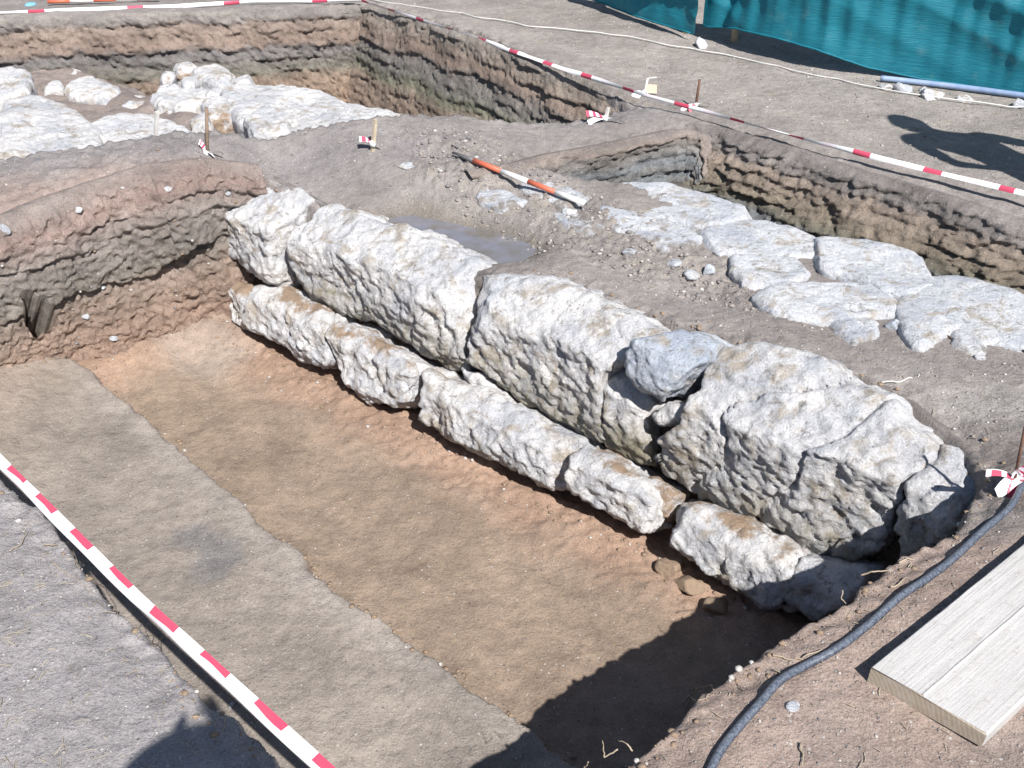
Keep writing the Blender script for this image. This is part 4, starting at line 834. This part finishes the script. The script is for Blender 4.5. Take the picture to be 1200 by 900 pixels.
m, n, p, N, Lk = new_mat('dusty_black_hose'); g = N('ShaderNodeTexCoord').outputs['Object']; geo = N('ShaderNodeNewGeometry'); sx = N('ShaderNodeSeparateXYZ'); Lk(geo.outputs['Normal'], sx.inputs[0])
du = math_n(n, 'ADD', noise_node(n, g, 160, 6, .8), math_n(n, 'MULTIPLY', sx.outputs[2], .12)); Lk(mix(n, ramp(n, du, [(.48, 0), (.85, .8)]), (.030, .040, .065), (.30, .33, .37)), p.inputs['Base Color'])
p.inputs['Roughness'].default_value = .38; Lk(bump(n, noise_node(n, g, 120), .001), p.inputs['Normal']); M_HOSE = m
cable([(1330, 470), (1260, 515), (1205, 562), (1183, 597), (1153, 623), (1117, 657), (1087, 680), (1053, 703), (1017, 735), (980, 763), (943, 783), (913, 801), (890, 827), (867, 853), (845, 881), (828, 915), (812, 960)], .0092, .008, M_HOSE, 'hose', 'dusty blue black hose snaking along the right edge of the trench', 'hose', n=12)
cable([(300, -22), (436, 1), (540, 18), (620, 32), (700, 40), (780, 53), (860, 68), (930, 84), (1000, 98), (1080, 114), (1200, 129), (1300, 143)], .0045, .010, M_STRING, 'string_line', 'thin white string lying across the ground in front of the green net', 'string', wob=.05, n=5)
cable([(1031, 96), (1110, 105), (1200, 117), (1330, 136)], .016, .022, M_PIPE, 'plastic_pipe', 'pale blue plastic pipe weighing down the foot of the green net', 'pipe', n=12)
# ------------------------------------------------------------------ board
m, n, p, N, Lk = new_mat('dusty_sawn_wood'); tc = N('ShaderNodeTexCoord').outputs['Object']; mp = N('ShaderNodeMapping'); mp.inputs['Scale'].default_value = (1.2, 30, 30); Lk(tc, mp.inputs[0])
gr = noise_node(n, mp.outputs[0], 3.0, 6, .65, .4); du = noise_node(n, tc, 9, 6, .7)
c = mix(n, ramp(n, gr, [(.35, 0), (.68, 1)]), (.48, .465, .45), (.42, .40, .38)); c = mix(n, ramp(n, du, [(.42, 0), (.7, .7)]), c, (.52, .50, .485)); c = mix(n, ramp(n, noise_node(n, tc, 38, 6, .75), [(.57, 0), (.72, .75)]), c, (.30, .25, .20))
Lk(c, p.inputs['Base Color']); p.inputs['Roughness'].default_value = .85; b_ = bump(n, gr, .003); b_ = bump(n, noise_node(n, tc, 90, 5, .75), .0018, 1, b_); Lk(b_, p.inputs['Normal']); M_WOOD = m
m, n, p, N, Lk = new_mat('end_grain_wood'); tc = N('ShaderNodeTexCoord').outputs['Object']; sx = N('ShaderNodeSeparateXYZ'); Lk(tc, sx.inputs[0])
yy = math_n(n, 'POWER', math_n(n, 'SUBTRACT', sx.outputs[1], .06), 2); zz = math_n(n, 'POWER', math_n(n, 'ADD', sx.outputs[2], .05), 2); rr = math_n(n, 'SQRT', math_n(n, 'ADD', yy, zz))
wv = math_n(n, 'SINE', math_n(n, 'MULTIPLY', math_n(n, 'ADD', rr, math_n(n, 'MULTIPLY', noise_node(n, tc, 12), .016)), 620)); c = mix(n, ramp(n, wv, [(0.0, 0), (1, 1)]), (.37, .305, .235), (.45, .385, .31)); c = mix(n, ramp(n, noise_node(n, tc, 40, 5), [(.5, 0), (.75, .6)]), c, (.50, .45, .39))
Lk(c, p.inputs['Base Color']); p.inputs['Roughness'].default_value = .9; M_END = m
TH = .050
bA = un(1021.5, 781, TH); bB = un(1158, 858, TH); bC = un(1201, 636, TH)
bx = bC-bA; bx[2] = 0; bx /= np.linalg.norm(bx); by = np.array([bx[1], -bx[0], 0]); BW = (bB-bA)@by; skew = (bB-bA)@bx
LB = 1.55; ridge = (un(1087, 810, TH)-bA)@by
e = tag(empty('wooden_board', (bA[0], bA[1], 0.0)), 'thick pale sawn wooden board lying on the brown soil at the lower right', 'board'); e.rotation_euler = (0, 0, math.atan2(bx[1], bx[0]))
# local x along the board, local y = -by side
prof = [(0, .002), (0.0, TH-.003), (.003, TH), (ridge-.004, TH-.0005), (ridge, TH+.0018), (ridge+.003, TH-.0022), (BW*.7, TH-.004), (BW-.004, TH-.006), (BW, TH-.010), (BW-.002, .004)]
ns = 90; m_ = MB(); xsn = np.linspace(0, LB, ns)
for i, x in enumerate(xsn):
    for j, (y, z) in enumerate(prof):
        jit = .0012*float(gn(np.array([[x, y*3, z*3]]), .05, 3)[0])+.002*float(gn(np.array([[x, y*3, 7.]]), .3, 4)[0]); m_.v.append((x+skew*(y/BW)+(.0015*math.sin(j*2.1) if i == 0 else 0), -(y+jit), z+jit*.6 if z > .01 else z))
k_ = len(prof)
for i in range(ns-1):
    for j in range(k_): m_.f.append((i*k_+j, (i+1)*k_+j, (i+1)*k_+(j+1) % k_, i*k_+(j+1) % k_)); m_.m.append(0)
m_.build('plank', M_WOOD, e, smooth=False)
for xi, nm in ((0, 'end_grain'), (ns-1, 'end_grain')):
    q = MB(); q.v = [(v[0]+(-.0006 if xi == 0 else .0006), v[1], v[2]) for v in m_.v[xi*k_:(xi+1)*k_]]; q.f = [tuple(range(k_)) if xi else tuple(range(k_))[::-1]]; q.m = [0]; q.build(nm, M_END, e, smooth=False)
# ------------------------------------------------------------------ green shade net
m, n, p, N, Lk = new_mat('teal_shade_net'); g = N('ShaderNodeTexCoord').outputs['UV']; g2 = N('ShaderNodeNewGeometry').outputs['Position']
mp = N('ShaderNodeMapping'); mp.inputs['Scale'].default_value = (10, 10, 160); Lk(g2, mp.inputs[0]); f1 = noise_node(n, mp.outputs[0], 1.0, 4, .7); f2 = noise_node(n, g2, 9, 6, .7)
c = mix(n, ramp(n, f1, [(.35, 0), (.65, 1)]), (.010, .165, .235), (.018, .23, .295)); c = mix(n, ramp(n, f2, [(.55, 0), (.78, .45)]), c, (.16, .30, .31))
Lk(c, p.inputs['Base Color']); p.inputs['Roughness'].default_value = .55; p.inputs['Specular IOR Level'].default_value = .35
tr = N('ShaderNodeBsdfTranslucent'); Lk(c, tr.inputs[0]); ms = N('ShaderNodeMixShader'); ms.inputs[0].default_value = .22; Lk(p.outputs[0], ms.inputs[1]); Lk(tr.outputs[0], ms.inputs[2]); Lk(ms.outputs[0], n.nodes['Material Output'].inputs[0])
Lk(bump(n, f1, .004), p.inputs['Normal']); M_NET = m
M_NETL = m.copy(); M_NETL.name = 'faded_teal_net'
def net(foot_px, hems, hgt, label, seed, lean=0.0, gather=None, z0=0.0, mat=M_NET):
    A, s = polyline([on(a, b) for a, b in foot_px], 260); hm = np.interp(np.linspace(0, 1, 260), np.linspace(0, 1, len(hems)), hems); m_ = 130
    L_ = s[-1]; tan = np.gradient(A[:, :2], axis=0); tan /= np.linalg.norm(tan, axis=1, keepdims=True); nr = np.column_stack([tan[:, 1], -tan[:, 0]]); nr *= np.sign((nr[130]@np.array([-.7, -.7])))
    t = np.linspace(0, 1, m_)[None]; Z = hm[:, None]+(hgt-hm[:, None])*t; S = np.repeat(s[:, None], m_, 1)
    a1 = (Z+.42*S); Qn = np.stack([a1, .07*(S-.42*Z), 0*S+seed], -1)
    d = .085*(0.6-np.sqrt(gn(Qn, .38, 1)**2+.004)*2)+.05*gn(Qn, .7, 2)+.008*(0.5-np.abs(gn(Qn, .12, 3))*2)
    Qs = np.stack([S, .15*Z, 0*S+seed+4], -1); d = d*(.75+1.1*gn(Qn*.6, .55, 9))*sm(0, .2, S)+.02*gn(Qs, .09, 5)
    if gather: d = d+gather[1]*np.exp(-((S-gather[0]-.1*Z)/.05)**2)
    d = d*(.35+.65*sm(0, .15, t))+lean*Z
    P = np.stack([A[:, 0:1]+nr[:, 0:1]*d, A[:, 1:2]+nr[:, 1:2]*d, A[:, 2:3]+Z], -1)
    ids = np.arange(260*m_).reshape(260, m_); Q = np.column_stack([ids[:-1, :-1].ravel(), ids[1:, :-1].ravel(), ids[1:, 1:].ravel(), ids[:-1, 1:].ravel()])
    c = np.array([*A[0, :2], 0]); e = tag(empty('shade_net', c), label, 'shade net'); link('net_sheet', mesh_np('net_sheet', P.reshape(-1, 3)-c, Q), mat, e)
    h_ = MB(); h_.tube(P[::4, 0]-c, .006, 5); h_.build('hem', mat, e)
    for q in np.linspace(.06, .94, 3):
        i = int(q*259); b = A[i]; o_ = np.array([*(-nr[i]*.12), 0]); pm = MB(); pm.tube([b-c+o_+[0, 0, -.1], b-c+o_+[0, 0, hgt+.05]], .022, 8); pm.build('post', M_PEGW, e)
    return e
net([(822, 46), (850, 55), (900, 71), (960, 84), (1030, 91), (1100, 99), (1200, 113), (1420, 150)], [.08, .13, .14, .12, .05, .02, .015, .015, .015, .015, .015], 1.30, 'bright teal shade net hanging in diagonal folds on the right, above the blue pipe', 3.0, gather=(.16, -.06))
net([(560, -52), (640, -18), (690, 6), (760, 32), (812, 50)], [.05, .05, .045, .04, .05], 1.30, 'faded teal shade net at the top centre, left of the brighter one', 8.0, lean=.02, mat=M_NETL)
# ------------------------------------------------------------------ two people out of the picture whose shadows fall in it
def person(name, joints, edges, label, mats, hat=True, headc=None, brim=.16):
    e = tag(empty(name, joints['ground'][0]), label, 'person'); base = np.array(joints['ground'][0])
    ks_ = [k for k in joints if k != 'ground']; me = bpy.data.meshes.new('body'); me.from_pydata([tuple(np.array(joints[k][0])-base) for k in ks_], [(ks_.index(a), ks_.index(b)) for a, b in edges], [])
    o = link('body', me, mats[0], e); sk = o.modifiers.new('skin', 'SKIN'); sk.use_smooth_shade = True
    for i, k in enumerate(ks_):
        r = joints[k][1]; me.skin_vertices[0].data[i].radius = (r, r*.85); me.skin_vertices[0].data[i].use_root = (k == 'pelvis')
    o.modifiers.new('smooth', 'SUBSURF').levels = 1; o.modifiers['smooth'].render_levels = 2
    V = ICO3[0]*[.078, .098, .118]; V[:, 1] += .02*np.exp(-((V[:, 0]/.015)**2+((V[:, 2]+.01)/.025)**2))*np.sign(V[:, 1])*(V[:, 1] > 0); h = np.array(headc)-base
    link('head', mesh_np('head', V+h, ICO3[1]), mats[1], e)
    if hat:
        m_ = MB(); pr = [(.0, .135), (.06, .13), (.088, .10), (.095, .05), (.11, .042), (brim, .03), (brim, .026), (.09, .036)]; n_ = 28
        for r, z in pr:
            for k in range(n_): a = 2*math.pi*k/n_; m_.v.append((h[0]+r*math.cos(a), h[1]+r*math.sin(a)*1.05, h[2]+z))
        for j in range(len(pr)-1):
            for k in range(n_): m_.f.append((j*n_+k, j*n_+(k+1) % n_, (j+1)*n_+(k+1) % n_, (j+1)*n_+k)); m_.m.append(0)
        m_.build('hat', mats[2], e)
    return e
def stand(H0, feet, lhand, rhand, zf=0.0):
    H0 = np.array(H0, float); f = np.array([*feet, zf]); ax = (H0-f)/np.linalg.norm(H0-f); hgt = H0[2]-zf; pel = f+(H0-f)*.56; ch = f+(H0-f)*.78; nk = f+(H0-f)*.91; sh = np.array([1., 0, 0])*.19
    J = {'ground': (f, 0), 'pelvis': (pel, .14), 'waist': (pel*.5+ch*.5, .125), 'chest': (ch, .15), 'neck': (nk, .055), 'crown': (H0, .06)}
    E_ = [('pelvis', 'waist'), ('waist', 'chest'), ('chest', 'neck'), ('neck', 'crown')]
    for sd_, hd in ((-1, lhand), (1, rhand)):
        k = 'l' if sd_ < 0 else 'r'; S0 = ch*.35+nk*.65+sh*sd_; hd = np.array(hd, float); el_ = (S0+hd)/2+np.array([.08*sd_, -.02, -.16]); d = (hd-el_)/np.linalg.norm(hd-el_)
        J[k+'sh'] = (S0, .065); J[k+'el'] = (el_, .045); J[k+'wr'] = (hd-d*.05, .028); J[k+'pa'] = (hd+d*.02, .032); E_ += [('chest', k+'sh'), (k+'sh', k+'el'), (k+'el', k+'wr'), (k+'wr', k+'pa')]
        side = np.cross(d, [0, 0, 1.]); side /= np.linalg.norm(side)+1e-9
        for j, (o_, l_) in enumerate([(-.03, .045), (-.01, .055), (.01, .052), (.03, .04)]):
            J[f'{k}f{j}'] = (hd+d*.05+side*o_*.8, .009); J[f'{k}g{j}'] = (hd+d*(.05+l_)+side*o_+[0, 0, -.012], .007); E_ += [(k+'pa', f'{k}f{j}'), (f'{k}f{j}', f'{k}g{j}')]
        J[k+'th'] = (hd+side*.045*-sd_+d*.02, .010); E_.append((k+'pa', k+'th'))
        hp = pel+sh*.5*sd_+[0, 0, -.04]; an = f+sh*.55*sd_+[0, 0, .07]; kn = (hp+an)/2+[0, .03, 0]
        J[k+'hp'] = (hp, .095); J[k+'kn'] = (kn, .06); J[k+'an'] = (an, .04); J[k+'to'] = (an+[0, .14, -.04], .035); E_ += [('pelvis', k+'hp'), (k+'hp', k+'kn'), (k+'kn', k+'an'), (k+'an', k+'to')]
    return J, E_
M_CLOTH = plain('blue_work_cloth', (.10, .14, .22), .9, scale=30, c2=(.07, .10, .17)); M_SKIN = plain('skin', (.50, .31, .22), .6, scale=30, c2=(.45, .27, .19)); M_HAT = plain('straw_hat', (.55, .46, .30), .85, scale=80, c2=(.45, .36, .22))
def from_shadow(px, py, hz):
    P = un(px, py, 0); return P-LD*(hz/-LD[2])*1.0
hc = from_shadow(236, 925, 1.60); hc[1] = min(hc[1], -.10)
J, E_ = stand(hc, (hc[0]+.02, hc[1]-.10), (hc[0]-.05, -.06, 1.69), (hc[0]+.07, .0-.03, 1.74))
person('person', J, E_, 'person in blue work clothes and straw hat standing behind the camera holding both hands up', [M_CLOTH, M_SKIN, M_HAT], headc=hc, brim=.165)
hc2 = from_shadow(1062, 146, 1.62)
J, E_ = stand(hc2, (hc2[0]+.22, hc2[1]-.12), (hc2[0]-.02, hc2[1]-.10, 1.00), (hc2[0]+.46, hc2[1]+.16, 1.0))
person('person', J, E_, 'person in grey shirt leaning forward beside the right trench, outside the frame', [plain('grey_work_cloth', (.22, .22, .22), .9), M_SKIN, M_HAT], hat=False, headc=hc2)
